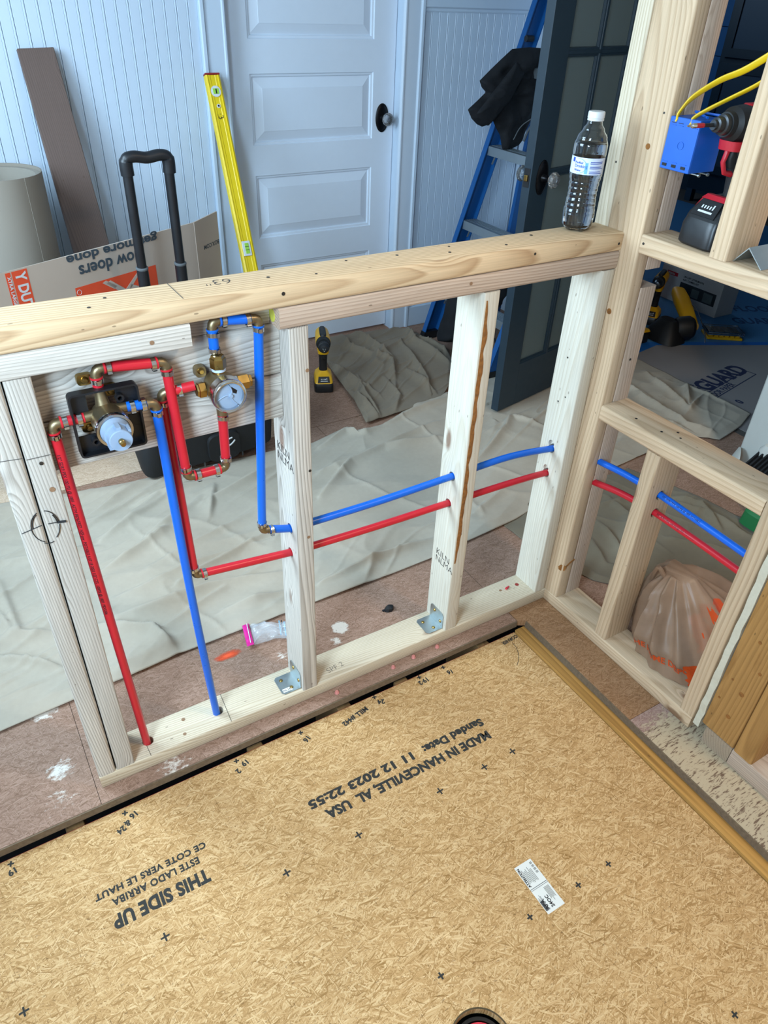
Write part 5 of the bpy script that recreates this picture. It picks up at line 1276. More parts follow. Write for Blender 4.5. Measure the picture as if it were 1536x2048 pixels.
# ------------------------------------------------------------------ cordless tools
M['tool_red'] = plain('tool_red', '#b3202c', 0.4, var=0.08); M['tool_yellow'] = plain('tool_yellow', '#d9a414', 0.4, var=0.08)
M['rubber'] = plain('tool_black', '#17181a', 0.55, var=0.25, vscale=80); M['smoke'] = plain('battery_shell', '#17191c', 0.35, var=0.2, vscale=60); M['steel_d'] = plain('dark_steel', '#55585c', 0.3, 0.9)
def cordless(name, label, loc, rz, accent, kind, scale=1.0, cat='drill'):
    t = thing(name, label, cat, tuple(loc)); t_m = Matrix.Translation(loc) @ Matrix.Rotation(rz, 4, 'Z') @ Matrix.Scale(scale, 4)
    def put(mb, nm, mat, par=None, **kw):
        if kind == 'impact': mb.v = [((x * 1.12, y * 1.05, z * 1.27) if z < .0795 and nm not in ('grip',) else (x, y, z)) for x, y, z in mb.v]
        mb.v = [tuple(t_m @ Vector(v)) for v in mb.v]; return mb.build(nm, mat, par or t, **kw)
    X, Y, Z = (1, 0, 0), (0, 1, 0), (0, 0, 1)
    mb = MB(); superloft(mb, [((0, 0, 0.0005), X, Y, .0385, .056, 6), ((0, 0, .004), X, Y, .0410, .0590, 7), ((0, 0, .030), X, Y, .0405, .0585, 7), ((0, .002, .040), X, Y, .0385, .0560, 7)], 36)
    bat = put(mb, 'battery', M['smoke'], smooth=True, angle=.6)
    mb = MB(); superloft(mb, [((0, .002, .0402), X, Y, .0390, .0565, 7), ((0, .004, .046), X, Y, .0385, .0545, 7), ((0, .010, .062), X, Y, .0345, .0420, 6), ((0, .014, .068), X, Y, .0280, .0340, 5), ((0, .014, .080), X, Y, .0180, .0240, 4)], 36)
    put(mb, 'battery_shoulder', M['rubber'] if kind == 'impact' else accent, smooth=True, angle=.5)
    if kind == 'impact':
        for sx in (-1, 1):
            mb = MB(); superloft(mb, [((sx * .0335, .006, .0440), X, Y, .0055, .0500, 5), ((sx * .0300, .012, .0635), X, Y, .0050, .0380, 5)], 16); put(mb, 'side_stripe', accent, smooth=True, angle=.5)
        mb = MB(); superloft(mb, [((0, -.028, .0655), X, Y, .0300, .0050, 5), ((0, -.022, .0715), X, Y, .0240, .0050, 5)], 16); put(mb, 'top_stripe', accent, smooth=True, angle=.5)
    # sloped battery label facing forward
    mb = MB(); mb.add([(-.026, -.0515, .0440), (.026, -.0515, .0440), (.022, -.0330, .0640), (-.022, -.0330, .0640), (-.026, -.0535, .0450), (.026, -.0535, .0450), (.022, -.0350, .0655), (-.022, -.0350, .0655)],
           [(0, 1, 2, 3), (4, 7, 6, 5), (0, 4, 5, 1), (1, 5, 6, 2), (2, 6, 7, 3), (3, 7, 4, 0)])
    lab = put(mb, 'battery_label', M['rubber'])
    nrm = Vector((0, -.0205, -.0185 * -1)); up = Vector((0, .0185, .0205)).normalized()
    mb = MB()
    for i in range(5):
        x = -.012 + i * .0058; o_ = Vector((x, -.0452, .0545)); r2 = Vector((1, 0, 0)); nn = Vector((0, -.743, .669)) * .0006
        a_ = o_ + nn; q = [a_, a_ + r2 * .0026, a_ + r2 * .0026 + up * (.005 if i < 4 else .008), a_ + up * (.005 if i < 4 else .008)]
        mb.ring_loft([q, [v + nn for v in q]])
    put(mb, 'charge_marks', M['capw'], lab)
    mb = MB()
    o_ = Vector((-.014, -.0499, .0493)) + nn; q = [o_, o_ + r2 * .030, o_ + r2 * .030 + up * .003, o_ + up * .003]; mb.ring_loft([q, [v + nn for v in q]])
    put(mb, 'label_band', M['capw'], lab)
    # grip
    mb = MB(); superloft(mb, [((0, .016, .072), X, Y, .0185, .0250, 3), ((0, .014, .095), X, Y, .0165, .0215, 2.6), ((0, .010, .130), X, Y, .0175, .0230, 2.6), ((0, .006, .160), X, Y, .0190, .0270, 2.8), ((0, .004, .178), X, Y, .0215, .0330, 3)], 28)
    put(mb, 'grip', M['rubber'], smooth=True, angle=.8)
    mb = MB(); superloft(mb, [((0, -.020, .172), X, Y, .0100, .0110, 3), ((0, -.023, .155), X, Y, .0095, .0105, 3), ((0, -.018, .140), X, Y, .0085, .0090, 3)], 20)
    put(mb, 'trigger', M['rubber'] if kind == 'impact' else M['rubber'], smooth=True)
    # trigger guard / accent collar
    mb = MB()
    mb.tube([(0, -.012, .176), (0, -.036, .170), (0, -.040, .150), (0, -.030, .132), (0, -.008, .128)], [.0075, .0055, .0045, .0045, .006], n=10)
    if kind == 'impact': put(mb, 'trigger_guard', accent, smooth=True)
    mb = MB(); superloft(mb, [((0, -.006, .170), X, Y, .0235, .0400, 4), ((0, -.004, .186), X, Y, .0250, .0440, 4)], 28)
    put(mb, 'collar', accent, smooth=True)
    if kind == 'impact':
        mb = MB(); mb.lathe((0, .075, .212), (0, -.062, .212), [(0, .018), (.06, .0255), (.35, .0280), (.62, .0300), (.72, .0310), (.88, .0285), (.93, .0215), (1, .0200)], 36)
        put(mb, 'motor_housing', M['rubber'], smooth=True, angle=.5)
        mb = MB(); mb.lathe((0, -.062, .212), (0, -.090, .212), [(0, .0175), (.3, .0165), (.35, .0130), (.75, .0120), (.8, .0085), (1, .0080)], 28)
        ck = put(mb, 'chuck', M['steel_d'], smooth=True, angle=.4)
        mb = MB(); mb.lathe((0, -.088, .212), (0, -.112, .212), [(0, .0032), (1, .0032)], 6); put(mb, 'bit_shank', M['rubber'], ck)
        mb = MB(); mb.lathe((0, -.112, .212), (0, -.130, .212), [(0, .0040), (1, .0040)], 8); put(mb, 'bit_sleeve', M['tool_red'], ck)
        mb = MB(); mb.lathe((0, -.130, .212), (0, -.150, .212), [(0, .0044), (.4, .0042), (.5, .0022), (.8, .0020), (1, .0008)], 10); put(mb, 'bit', M['chrome'], ck, smooth=True)
        mb = MB(); superloft(mb, [((0, .020, .2380), X, Y, .0120, .050, 4), ((0, .018, .2445), X, Y, .0090, .040, 4)], 24); put(mb, 'top_cap', accent, smooth=True)
    else:
        mb = MB(); mb.lathe((0, .085, .215), (0, -.030, .215), [(0, .020), (.06, .0280), (.5, .0310), (.97, .0310), (1, .029)], 36)
        put(mb, 'motor_housing', accent, smooth=True, angle=.5)
        mb = MB(); superloft(mb, [((0, .018, .244), X, Y, .014, .055, 4), ((0, .016, .251), X, Y, .010, .048, 4)], 24); put(mb, 'top_cap', M['rubber'], smooth=True)
        mb = MB(); mb.lathe((0, -.030, .215), (0, -.055, .215), [(0, .0300), (.3, .0305), (.5, .0280), (1, .0270)], 24)
        for k in range(24): pass
        put(mb, 'clutch_ring', M['rubber'], smooth=True, angle=.4)
        mb = MB(); mb.lathe((0, -.055, .215), (0, -.100, .215), [(0, .0225), (.55, .0230), (.6, .0210), (.95, .0165), (1, .0100)], 20)
        ck = put(mb, 'chuck', M['steel_d'] if scale > 1 else M['rubber'], smooth=True, angle=.4)
        for k in range(3):
            a = 2 * PI * k / 3 + .5; mb = MB(); mb.lathe((math.cos(a) * .0065, -.094, .215 + math.sin(a) * .0065), (math.cos(a) * .0045, -.106, .215 + math.sin(a) * .0045), [(0, .0035), (1, .0022)], 8); put(mb, 'jaw', M['steel'], ck)
    return t
cordless('impact_driver', 'red and black cordless impact driver standing on the upper sill', (0.078, -0.1600, HU + 0.0006), math.radians(-96), M['tool_red'], 'impact', 1.0, 'impact driver')
cordless('cordless_drill', 'yellow and black cordless drill standing on the floor beside taupe drop cloth', (0.055, 1.495, 0.0008), math.radians(-24), M['tool_yellow'], 'drill', 1.0)
def lie(t, rot):
    for c in list(t.children): pass
    t.rotation_euler = rot
dt = cordless('cordless_drill', 'yellow and black drill standing by white package in the dark room', (1.98, 1.40, 0.0017), math.radians(-60), M['tool_yellow'], 'drill', 1.05)

# circular saw like yellow tool lying in the dark room
ts = thing('cordless_saw', 'yellow and black cordless saw lying on the blue sheet in the dark room', 'saw', (1.93, 1.17, 0.0014))
mb = MB(); superloft(mb, [((2.10, 1.36, .155), (.3, .3, 1), (-.5, .8, 0), .030, .035, 3), ((2.06, 1.30, .14), (.3, .3, 1), (-.5, .8, 0), .034, .040, 3), ((2.00, 1.20, .105), (.3, .3, 1), (-.6, .8, 0), .032, .036, 3), ((1.97, 1.13, .075), (.3, .3, 1), (-.6, .8, 0), .020, .03, 3)], 24)
mb.build('housing', M['tool_yellow'], ts, smooth=True)
mb = MB(); mb.lathe((1.89, 1.17, .062), (1.97, 1.13, .066), [(0, .048), (.2, .058), (.8, .060), (1, .050)], 28); mb.build('blade_guard', M['rubber'], ts, smooth=True, angle=.5)
mb = MB(); superloft(mb, [((1.86, 1.20, .0035), (1, 0, 0), (0, 1, 0), .075, .10, 4), ((1.86, 1.20, .055), (1, 0, 0), (0, 1, 0), .06, .08, 3), ((1.88, 1.21, .10), (1, 0, 0), (0, 1, 0), .03, .045, 3)], 24); mb.build('motor', M['rubber'], ts, smooth=True, angle=.6)
mb = MB(); mb.tube([(2.07, 1.28, .15), (2.03, 1.17, .135), (2.01, 1.08, .06), (2.01, 1.06, .005)], .003, n=8); mb.build('guard_wire', M['chrome'], ts, smooth=True)
# second black and yellow tool on its side near the post
tb_ = thing('cordless_tool', 'black tool with a yellow battery lying beside blue tape in the dark room', 'power tool', (1.72, 1.24, 0.0014))
mb = MB(); superloft(mb, [((1.70, 1.255, .0022), (1, -.1, 0), (0, 1, 0), .060, .050, 4), ((1.70, 1.255, .045), (1, -.1, 0), (0, 1, 0), .062, .050, 4), ((1.70, 1.255, .060), (1, -.1, 0), (0, 1, 0), .05, .040, 4)], 24); mb.build('battery', M['rubber'], tb_, smooth=True, angle=.5)
mb = MB(); superloft(mb, [((1.715, 1.225, .061), (1, -.1, 0), (0, 1, 0), .036, .026, 4), ((1.715, 1.225, .070), (1, -.1, 0), (0, 1, 0), .030, .020, 4)], 24); mb.build('battery_plate', M['tool_yellow'], tb_, smooth=True, angle=.5)
mb = MB(); superloft(mb, [((1.76, 1.30, .045), (1, -.1, 0), (0, 1, .3), .028, .024, 3), ((1.77, 1.38, .12), (1, -.1, 0), (0, 1, .3), .022, .022, 3), ((1.77, 1.42, .19), (1, -.1, 0), (0, 1, 0), .032, .040, 3), ((1.77, 1.44, .23), (1, 0, 0), (0, 1, 0), .026, .032, 3)], 24); mb.build('handle', M['rubber'], tb_, smooth=True, angle=.8)
# clear case full of yellow bits
cc_ = thing('bit_case', 'clear plastic case of yellow bits lying on the blue sheet', 'case', (2.17, 1.085, 0.0014))
CM = Matrix.Translation((2.17, 1.085, 0.0016)) @ Matrix.Rotation(math.radians(-35), 4, 'Z')
def cbox(nm, p0, p1, mat, **kw):
    mb = MB().box(p0, p1); mb.v = [tuple(CM @ Vector(v)) for v in mb.v]; return mb.build(nm, mat, cc_, **kw)
cbox('tray', (-.09, -.055, 0), (.09, .055, .012), M['tool_yellow'], bevel=.003)
for i in range(6):
    cbox('bit_holder', (-.08 + i * .027, -.045, .0125), (-.060 + i * .027, .045, .024), M['tool_yellow'])
cbox('lid', (-.092, -.057, .0245), (.092, .057, .042), M['glass'], bevel=.003)
# package
pk = thing('product_box', 'white product carton with a red logo bar standing in the dark room', 'box', (2.42, 1.47, 0.0014))
M['carton'] = plain('carton_grey', '#b9b9b7', 0.6, var=0.03); M['red_bar'] = plain('logo_red', '#a31825', 0.5); M['photo_dark'] = plain('carton_photo', '#2c3436', 0.5, var=0.5, vscale=30); M['photo_mid'] = plain('carton_photo_tools', '#5d6866', 0.5, var=0.5, vscale=20)
MB().box((2.35, 1.275, 0.0016), (2.50, 1.690, 0.185)).build('carton', M['carton'], pk, bevel=.002)
def pbox(nm, ya, za, yb, zb, mat, t_=.0008): return MB().box((2.35 - t_ - .0002, ya, za), (2.3499, yb, zb)).build(nm, mat, pk)
pbox('logo_bar', 1.575, .140, 1.650, .160, M['red_bar'])
pbox('printed_photo', 1.300, .055, 1.545, .122, M['photo_dark']); pbox('printed_tool', 1.32, .062, 1.38, .112, M['photo_mid'], .0012); pbox('printed_tool', 1.41, .062, 1.46, .108, M['photo_mid'], .0012)
fm = frame_matrix((2.3488, 1.645, .144), (0, -1, 0), (0, 0, 1)); text('logo_lettering', 'Makita', .018, fm, M['carton'], pk, .0004, .0006)
for i, s_ in enumerate(('18V LXT LITHIUM-ION', '4-PC COMBO KIT')): text('carton_lettering', s_, .014, frame_matrix((2.3488, 1.535, .150 - i * .017), (0, -1, 0), (0, 0, 1)), M['ink'], pk, .0004, .0003)

# ------------------------------------------------------------------ left background things
# spirit level leaning on the casing
lv0 = Vector((-0.185, 1.440, 0.0015)); lvd = Vector((0.0, 0.452, 1.134)).normalized()
lv = thing('spirit_level', 'yellow spirit level leaning against the white door casing', 'level', tuple(lv0))
LM = frame_matrix(lv0, (1, 0, 0), lvd)     # local y runs up the level, local z points to the room's front
LM = frame_matrix(lv0, (1, 0, 0), lvd)
if LM.col[2].y > 0: LM = LM @ Matrix.Rotation(PI, 4, 'Y')
def lbox(nm, p0, p1, mat, par=lv, **kw):
    mb = MB().box(p0, p1); mb.v = [tuple(LM @ Vector(v)) for v in mb.v]; return mb.build(nm, mat, par, **kw)
M['lvl'] = plain('level_yellow', '#e3c416', 0.4, var=0.05); M['lvl_red'] = plain('level_end_cap', '#8c1f22', 0.5); M['vial'] = plain('vial_green', '#9ccf4a', 0.25)
mb = MB(); hw_ = 0.0275
prof = [(-hw_, .0095), (-hw_ + .006, .0125), (-hw_ + .0075, .0125), (-hw_ + .009, .0100), (-.010, .0100), (-.008, .0085), (.008, .0085), (.010, .0100), (hw_ - .009, .0100), (hw_ - .0075, .0125), (hw_ - .006, .0125), (hw_, .0095), (hw_, -.0105), (-hw_, -.0105)]
mb.ring_loft([[(a, .006, b) for a, b in prof], [(a, 1.214, b) for a, b in prof]]); mb.v = [tuple(LM @ Vector(v)) for v in mb.v]; mb.build('rail', M['lvl'], lv)
lbox('end_cap', (-hw_ - .0005, 1.2145, -.011), (hw_ + .0005, 1.221, .013), M['lvl_red'], bevel=.002); lbox('end_cap', (-hw_ - .0005, 0, -.011), (hw_ + .0005, .0055, .013), M['lvl_red'])
def ldisc(nm, cx, cy, r, h0, h1, mat, par, n=28):
    mb = MB(); mb.cyl((cx, cy, h0), (cx, cy, h1), r, n=n); mb.v = [tuple(LM @ Vector(v)) for v in mb.v]; return mb.build(nm, mat, par, smooth=True)
sgn = 1
vr = ldisc('vial_ring', 0, 1.160, .0185, .0086, .0135, M['capw'], lv); lboxv = lbox('vial', (-.011, 1.151, .0136), (.011, 1.169, .0150), M['vial'], vr, bevel=.002)
lbox('vial_bubble', (-.0015, 1.152, .0151), (.003, 1.168, .0155), M['seal'], vr)
ldisc('hang_hole', 0, 1.112, .0065, .0086, .0120, M['capw'], lv); ldisc('hang_hole_core', 0, 1.112, .0035, .0121, .0125, M['seal'], lv)
vw = lbox('vial_window', (-.020, .585, .0101), (.014, .640, .0140), M['capw'], lv, bevel=.004); lbox('vial', (-.010, .593, .0141), (.006, .632, .0155), M['vial'], vw, bevel=.002)
for dy_ in (.606, .618): lbox('vial_line', (-.010, dy_, .0156), (.006, dy_ + .0016, .0160), M['seal'], vw)
text('marker_writing', ':3', .030, LM @ frame_matrix((-.012, 1.085, .0101), (0.3, -1, 0), (1, .3, 0)), M['ink'], lv, .0004, -.0004)

# brown plank leaning on the beadboard
M['plank'] = wood('brown_plank', '#67564f', '#4a3b36', 170, 0.7, knotcol='#3f2e28', fiber=0.35)
pl0 = Vector((-0.722, 1.555, 0.001)); pl1 = Vector((-0.768, 1.905, 1.213))
PMx = frame_matrix((pl0 + pl1) / 2, pl1 - pl0, (1, 0, 0)); Lp = (pl1 - pl0).length
mb = MB(); mb.ring_loft([[(-Lp / 2, -.071, -.009), (-Lp / 2, .071, -.009), (-Lp / 2, .071, .009), (-Lp / 2, -.071, .009)], [(Lp / 2, -.057, -.009), (Lp / 2, .057, -.009), (Lp / 2, .057, .009), (Lp / 2, -.057, .009)]])
o = link('plank', mb.mesh('plank'), M['plank']); o.matrix_basis = PMx; md = o.modifiers.new('b', 'BEVEL'); md.width = .002; md.segments = 1
tag(o, 'dark brown wooden plank leaning against the white beadboard', 'plank')

# roll of builder's paper
M['kraft'] = plain('grey_kraft_paper', '#837b70', 0.85, var=0.05, vscale=8); M['kraft_in'] = plain('roll_inside', '#8a8378', 0.9)
rl = thing('paper_roll', 'large upright roll of grey brown builder paper by the beadboard', 'paper roll', (-1.005, 1.655, 0))
mb = MB(); P_ = []
for k in range(150):
    a = 2 * PI * k / 149 * 2.05 + math.radians(-42 - 18); r = .1395 - .0018 * (k / 149) * 2.05 - (.012 if k < 2 else 0) * 0
    P_.append((r * math.cos(a), r * math.sin(a)))
inner = [(x * (1 - .0016 / .139), y * (1 - .0016 / .139)) for x, y in P_]
ring = P_ + inner[::-1]
mb.ring_loft([[(-1.005 + x, 1.655 + y, z) for x, y in ring] for z in (0.0006, 0.905)])
mb.build('paper_layers', M['kraft'], rl, smooth=True, angle=.5)
tube_wall('core_wall', (-1.005, 1.655), .118, .1335, 0.0006, 0.896, M['kraft_in'], rl, 60)

# flattened carton panel with print
kA = Vector((-1.088, 1.309, 0)); kd = (Vector((-0.419, 1.597, 0)) - kA).normalized(); kn = Vector((kd.y, -kd.x, 0))   # kn faces the camera side
M['card'] = plain('corrugated_card', '#bcada0', 0.85, var=0.05, vscale=12, bump=0.2); M['orange'] = plain('orange_print', '#e2502c', 0.7, var=0.06, vscale=50); M['cardprint'] = plain('carton_print_slate', '#3d4a55', 0.7)
cb = thing('cardboard_carton', 'large grey brown cardboard carton with orange print and upside down lettering', 'cardboard box', (-0.75, 1.45, 0))
def kpt(s, z, off=0.0): return kA + kd * s + kn * off + Vector((0, 0, z))
top = [(-.03, .690), (0.0, .700), (.30, .702), (.55, .7035), (.745, .7050)]
mb = MB(); f_ = []; b_ = []
fr = [kpt(s, z) for s, z in top]; bk = [kpt(s, z, -.005) for s, z in top]
lo = [kpt(s, .001) for s, z in top]; lob = [kpt(s, .001, -.005) for s, z in top]
mb.ring_loft([lo + lob[::-1], fr + bk[::-1]]); mb.build('panel', M['card'], cb)
# side panel behind the crease
sd = (Vector((-0.304, 1.682, 0)) - Vector((-0.4190, 1.597, 0))).normalized(); s0 = kpt(.7465, 0); sn = Vector((sd.y, -sd.x, 0))
mb = MB(); q = [s0, s0 + sd * .150, s0 + sd * .150 - sn * .005, s0 - sn * .005]
mb.ring_loft([[v + Vector((0, 0, .001)) for v in q], [q[0] + Vector((0, 0, .705)), q[1] + Vector((0, 0, .712)), q[2] + Vector((0, 0, .712)), q[3] + Vector((0, 0, .705))]]); mb.build('side_panel', M['card'], cb)
lf = Vector((-0.9, 0.45, 0)).normalized()
mb = MB(); q = [kpt(-.0305, 0), kpt(-.0305, 0) - kd * .14 + Vector((0, .03, 0)), kpt(-.0305, 0, -.005) - kd * .14 + Vector((0, .03, 0)), kpt(-.0305, 0, -.005)]
mb.ring_loft([[v + Vector((0, 0, .001)) for v in q], [q[0] + Vector((0, 0, .690)), q[1] + Vector((0, 0, .745)), q[2] + Vector((0, 0, .745)), q[3] + Vector((0, 0, .690))]]); mb.build('side_panel', M['capw'], cb)
mb = MB(); mb.tube([s0 + Vector((0, 0, .002)), s0 + Vector((0, 0, .704))], .0018, n=6); mb.build('crease', M['card'], cb)
def kquad(nm, pts, mat, off=.0006, par=cb):
    mb = MB(); mb.ring_loft([[kpt(s, z, off * .3) for s, z in pts], [kpt(s, z, off) for s, z in pts]]); return mb.build(nm, mat, par)
kquad('orange_band', [(.014, .30), (.030, .30), (.030, .697), (.014, .697)], M['orange']); kquad('orange_band', [(.034, .30), (.084, .30), (.084, .697), (.034, .697)], M['orange'])
def ktext(body, s, z, size, rot, mat, **kw):
    a = math.radians(rot); x = kd * math.cos(a) + Vector((0, 0, math.sin(a))); y = -kd * math.sin(a) + Vector((0, 0, math.cos(a)))
    if x.cross(y).dot(kn) < 0: pass
    return text('carton_lettering', body, size, frame_matrix(kpt(s, z, .0012), x, y), mat, cb, .0004, **kw)
ktext('Y DUTY', .045, .690, .046, -90, M['capw'], bold=.0014, squash=.82)
ktext('XTRA LARGE', .0185, .685, .015, -90, M['capw'], bold=.0003)
ktext('How doers', .512, .663, .056, 180, M['cardprint'], bold=.0014, width=.255)
ktext('get more done', .575, .7005, .040, 180, M['cardprint'], bold=.0012, width=.358)
text('carton_lettering', 'BOX.COM', .022, frame_matrix(s0 + sd * .147 + sn * .0008 + Vector((0, 0, .612)), -sd, (0, 0, -1)), M['cardprint'], cb, .0004, .0002)
kquad('logo_square', [(.228, .36), (.553, .36), (.553, .599), (.228, .599)], M['orange'])
# diagonal stencil strokes of the square logo
for pts in ([(.345, .585), (.362, .592), (.440, .530), (.425, .518)], [(.372, .560), (.384, .568), (.345, .595), (.330, .590)], [(.470, .590), (.490, .596), (.420, .530), (.405, .540)], [(.500, .575), (.520, .560), (.470, .520), (.455, .533)], [(.30, .54), (.32, .555), (.37, .51), (.35, .50)],
            [(.44, .56), (.47, .545), (.45, .52), (.425, .535)]):
    kquad('logo_stroke', pts, M['card'], .0012)
ktext('THE HOME DEPOT', .50, .50, .030, 180, M['card'], bold=.001)
tube_ring = ink('logo_registered', [[kpt(.240 + .008 * math.cos(k * PI / 8), .583 + .008 * math.sin(k * PI / 8), .0012) for k in range(17)]], .0006, M['capw'], cb)

# rolling tool bag
bag = thing('rolling_tool_bag', 'black rolling tool bag with a tall telescopic handle behind the half height frame', 'tool bag', (-0.57, 1.20, 0.006))
M['bagcloth'] = plain('black_nylon', '#15171a', 0.7, var=0.3, vscale=60, bump=0.4); M['stitch'] = plain('grey_stitching', '#55595c', 0.8)
mb = MB(); cxb, cyb = -0.565, 1.205
superloft(mb, [((cxb, cyb, .024), (1, .06, 0), (0, 1, 0), .205, .090, 5), ((cxb, cyb - .006, .040), (1, .06, 0), (0, 1, 0), .225, .108, 5), ((cxb, cyb - .004, .12), (1, .06, 0), (0, 1, 0), .230, .108, 6), ((cxb, cyb, .30), (1, .06, 0), (0, 1, 0), .225, .100, 6),
               ((cxb, cyb + .01, .38), (1, .06, 0), (0, 1, 0), .210, .085, 5), ((cxb, cyb + .02, .42), (1, .06, 0), (0, 1, 0), .16, .05, 4)], 60)
bd = mb.build('bag_body', M['bagcloth'], bag, smooth=True, angle=.9)
mb = MB()
for x in (-.735, -.62, -.475, -.395):
    mb.tube([(x, 1.098 + (x + .565) * .06, z) for z in (.02, .06, .14, .22, .30)], .0028, n=6)
mb.build('piping', M['stitch'], bd)
mb = MB(); superloft(mb, [((-.545, 1.098, .085), (1, .06, 0), (0, 0, 1), .062, .055, 4), ((-.545, 1.082, .085), (1, .06, 0), (0, 0, 1), .058, .052, 4)], 28); pk_ = mb.build('front_pocket', M['bagcloth'], bd, smooth=True)
ink('logo_ring', [[(-.530 + .024 * math.cos(a), 1.0805, .100 + .013 * math.sin(a) + .010 * math.cos(a)) for a in [k * PI / 10 for k in range(3, 20)]]], .0028, M['capw'], bd)
mb = MB(); superloft(mb, [((-.790, 1.15, .030), (1, 0, 0), (0, 1, 0), .035, .06, 3), ((-.795, 1.14, .10), (1, 0, 0), (0, 1, 0), .040, .07, 3), ((-.785, 1.16, .20), (1, 0, 0), (0, 1, 0), .030, .05, 3)], 24); mb.build('side_pocket', M['bagcloth'], bd, smooth=True)
for x in (-.76, -.37):
    mb = MB(); mb.lathe((x - .014, 1.31, .032), (x + .014, 1.31, .032), [(0, .026), (.1, .031), (.9, .031), (1, .026)], 28); mb.build('wheel', M['rubber'], bag, smooth=True)
for x in (-.682, -.558):
    mb = MB(); mb.lathe((x, 1.305, .10), (x, 1.300, .665), [(0, .0185), (1, .0185)], 16); pst = mb.build('handle_post', M['blk_plastic'], bag, smooth=True)
    mb = MB(); mb.lathe((x, 1.300, .664), (x, 1.299, .671), [(0, .0195), (.6, .0195), (1, .0165)], 16); mb.build('post_collar', M['stitch'], pst, smooth=True)
    mb = MB(); mb.lathe((x, 1.300, .665), (x - .001, 1.294, .985), [(0, .0150), (1, .0150)], 16); mb.build('handle_post', M['blk_plastic'], bag, smooth=True)
mb = MB(); hg = curve([(-.6825, 1.294, .940), (-.683, 1.293, .972), (-.678, 1.292, .986), (-.655, 1.291, .990), (-.621, 1.291, .985), (-.585, 1.291, .990), (-.562, 1.292, .986), (-.557, 1.293, .972), (-.5575, 1.294, .940)], 5)
mb.tube(hg, [.0195 if i < 8 or i > len(hg) - 9 else .0165 for i in range(len(hg))], n=14); mb.build('handle_grip', M['blk_plastic'], bag, smooth=True)

# ------------------------------------------------------------------ stepladder with jacket
M['fibre'] = plain('blue_fibreglass', '#12528f', 0.45, var=0.06, vscale=20); M['alu'] = plain('aluminium', '#9aa5ac', 0.35, 0.8, var=0.08)
ld = thing('step_ladder', 'blue fibreglass step ladder leaning by the right beadboard', 'ladder', (0.80, 1.47, 0))
ldir = Vector((0.452, 0.0, 1.393)).normalized(); ln = Vector((-ldir.z, 0, ldir.x))     # ln points to the climbing side (-x)
def rail(y, w, out):
    base = Vector((0.733, y, 0.004)); prof = [(0, 0), (0, .004), (.078, .004), (.078, 0)]
    pr = [(0.0, 0.0), (0.0, .028), (.0045, .028), (.0045, .0045), (.0735, .0045), (.0735, .028), (.078, .028), (.078, 0.0)]
    mb = MB(); Lr = 1.75
    mb.ring_loft([[base + Vector((a / ldir.z, out * b, 0)) for a, b in pr], [base + ldir * Lr + Vector((a / ldir.z, out * b, 0)) for a, b in pr]])
    o = mb.build('rail', M['fibre'], ld); 
    mb = MB(); mb.ring_loft([[base + Vector((a - .002, out * b, -.0035)) for a, b in ((0, -.003), (.082, -.003), (.082, .03), (0, .03))], [base + ldir * .035 + Vector((a - .002, out * b, 0)) for a, b in ((0, -.003), (.082, -.003), (.082, .03), (0, .03))]])
    mb.build('foot', M['blk_plastic'], ld); return o
rail(1.765, .078, -1); rail(1.225, .078, 1)
for k in range(5):
    z = .245 + k * .3065; c = Vector((0.733, 0, 0)) + ldir * (z / ldir.z)
    mb = MB(); pr = [(-.002, -.036), (.002, 0), (.010, .002), (.066, .002), (.074, 0), (.070, -.036), (.067, -.036), (.070, -.004), (.005, -.004), (.001, -.036)]
    mb.ring_loft([[(c.x + a, 1.2555, z + b) for a, b in pr], [(c.x + a, 1.7345, z + b) for a, b in pr]])
    st = mb.build('step', M['alu'], ld)
    mb = MB()
    for a in (.018, .030, .042, .054): mb.box((c.x + a, 1.257, z + .0021), (c.x + a + .004, 1.733, z + .0036))
    mb.build('tread_ribs', M['alu'], st)
    mb = MB(); mb.tube([(c.x + .03, 1.733, z - .075), (c.x + .03, 1.70, z - .006)], .004, n=8); mb.build('step_brace', M['alu'], ld)
# rear rails folded close behind
for y in (1.72, 1.27):
    mb = MB(); a = Vector((1.16, y, 0.003)); b = Vector((1.30, y, 1.70)); prf = ((-.02, -.01), (.02, -.01), (.02, .01), (-.02, .01))
    mb.ring_loft([[a + Vector((p, q, 0)) for p, q in prf], [b + Vector((p, q, 0)) for p, q in prf]]); mb.build('rear_rail', M['fibre'], ld)
mb = MB(); mb.tube([(1.155, 1.70, 1.262), (1.118, 1.70, 1.262)], .012, n=10); mb.build('spreader_knob', M['blk_plastic'], ld, smooth=True)

M['jacket'] = plain('black_jacket_cloth', '#080a10', 0.85, var=0.35, vscale=40, bump=0.4); M['lining'] = plain('grey_lining', '#4b5258', 0.7)
jk = thing('jacket', 'dark navy work jacket hanging over the blue ladder rail', 'jacket', (1.0, 1.60, 1.0))
JM = frame_matrix((0, 1.62, 0), (1, 0, 0), (0, 0, 1))     # local z = -y, toward the room
out_ = [(1.18, 1.232), (1.09, 1.236), (1.002, 1.230), (.95, 1.194), (.90, 1.158), (.852, 1.121), (.866, 1.098), (.890, 1.080), (.85, 1.050), (.806, 1.020), (.83, .986), (.86, .964), (.890, .953), (.935, .985), (.965, .945), (.990, .918), (1.012, .862), (1.03, .850), (1.106, .872), (1.15, .96), (1.19, 1.10)]
mb = puffy(out_, frame_matrix((0, 1.64, 0), (1, 0, 0), (0, 0, 1)), .040, 12, 170, .7, 13.0, back=.3, seed=3.0); jb = mb.build('body', M['jacket'], jk, smooth=True, angle=1.4)
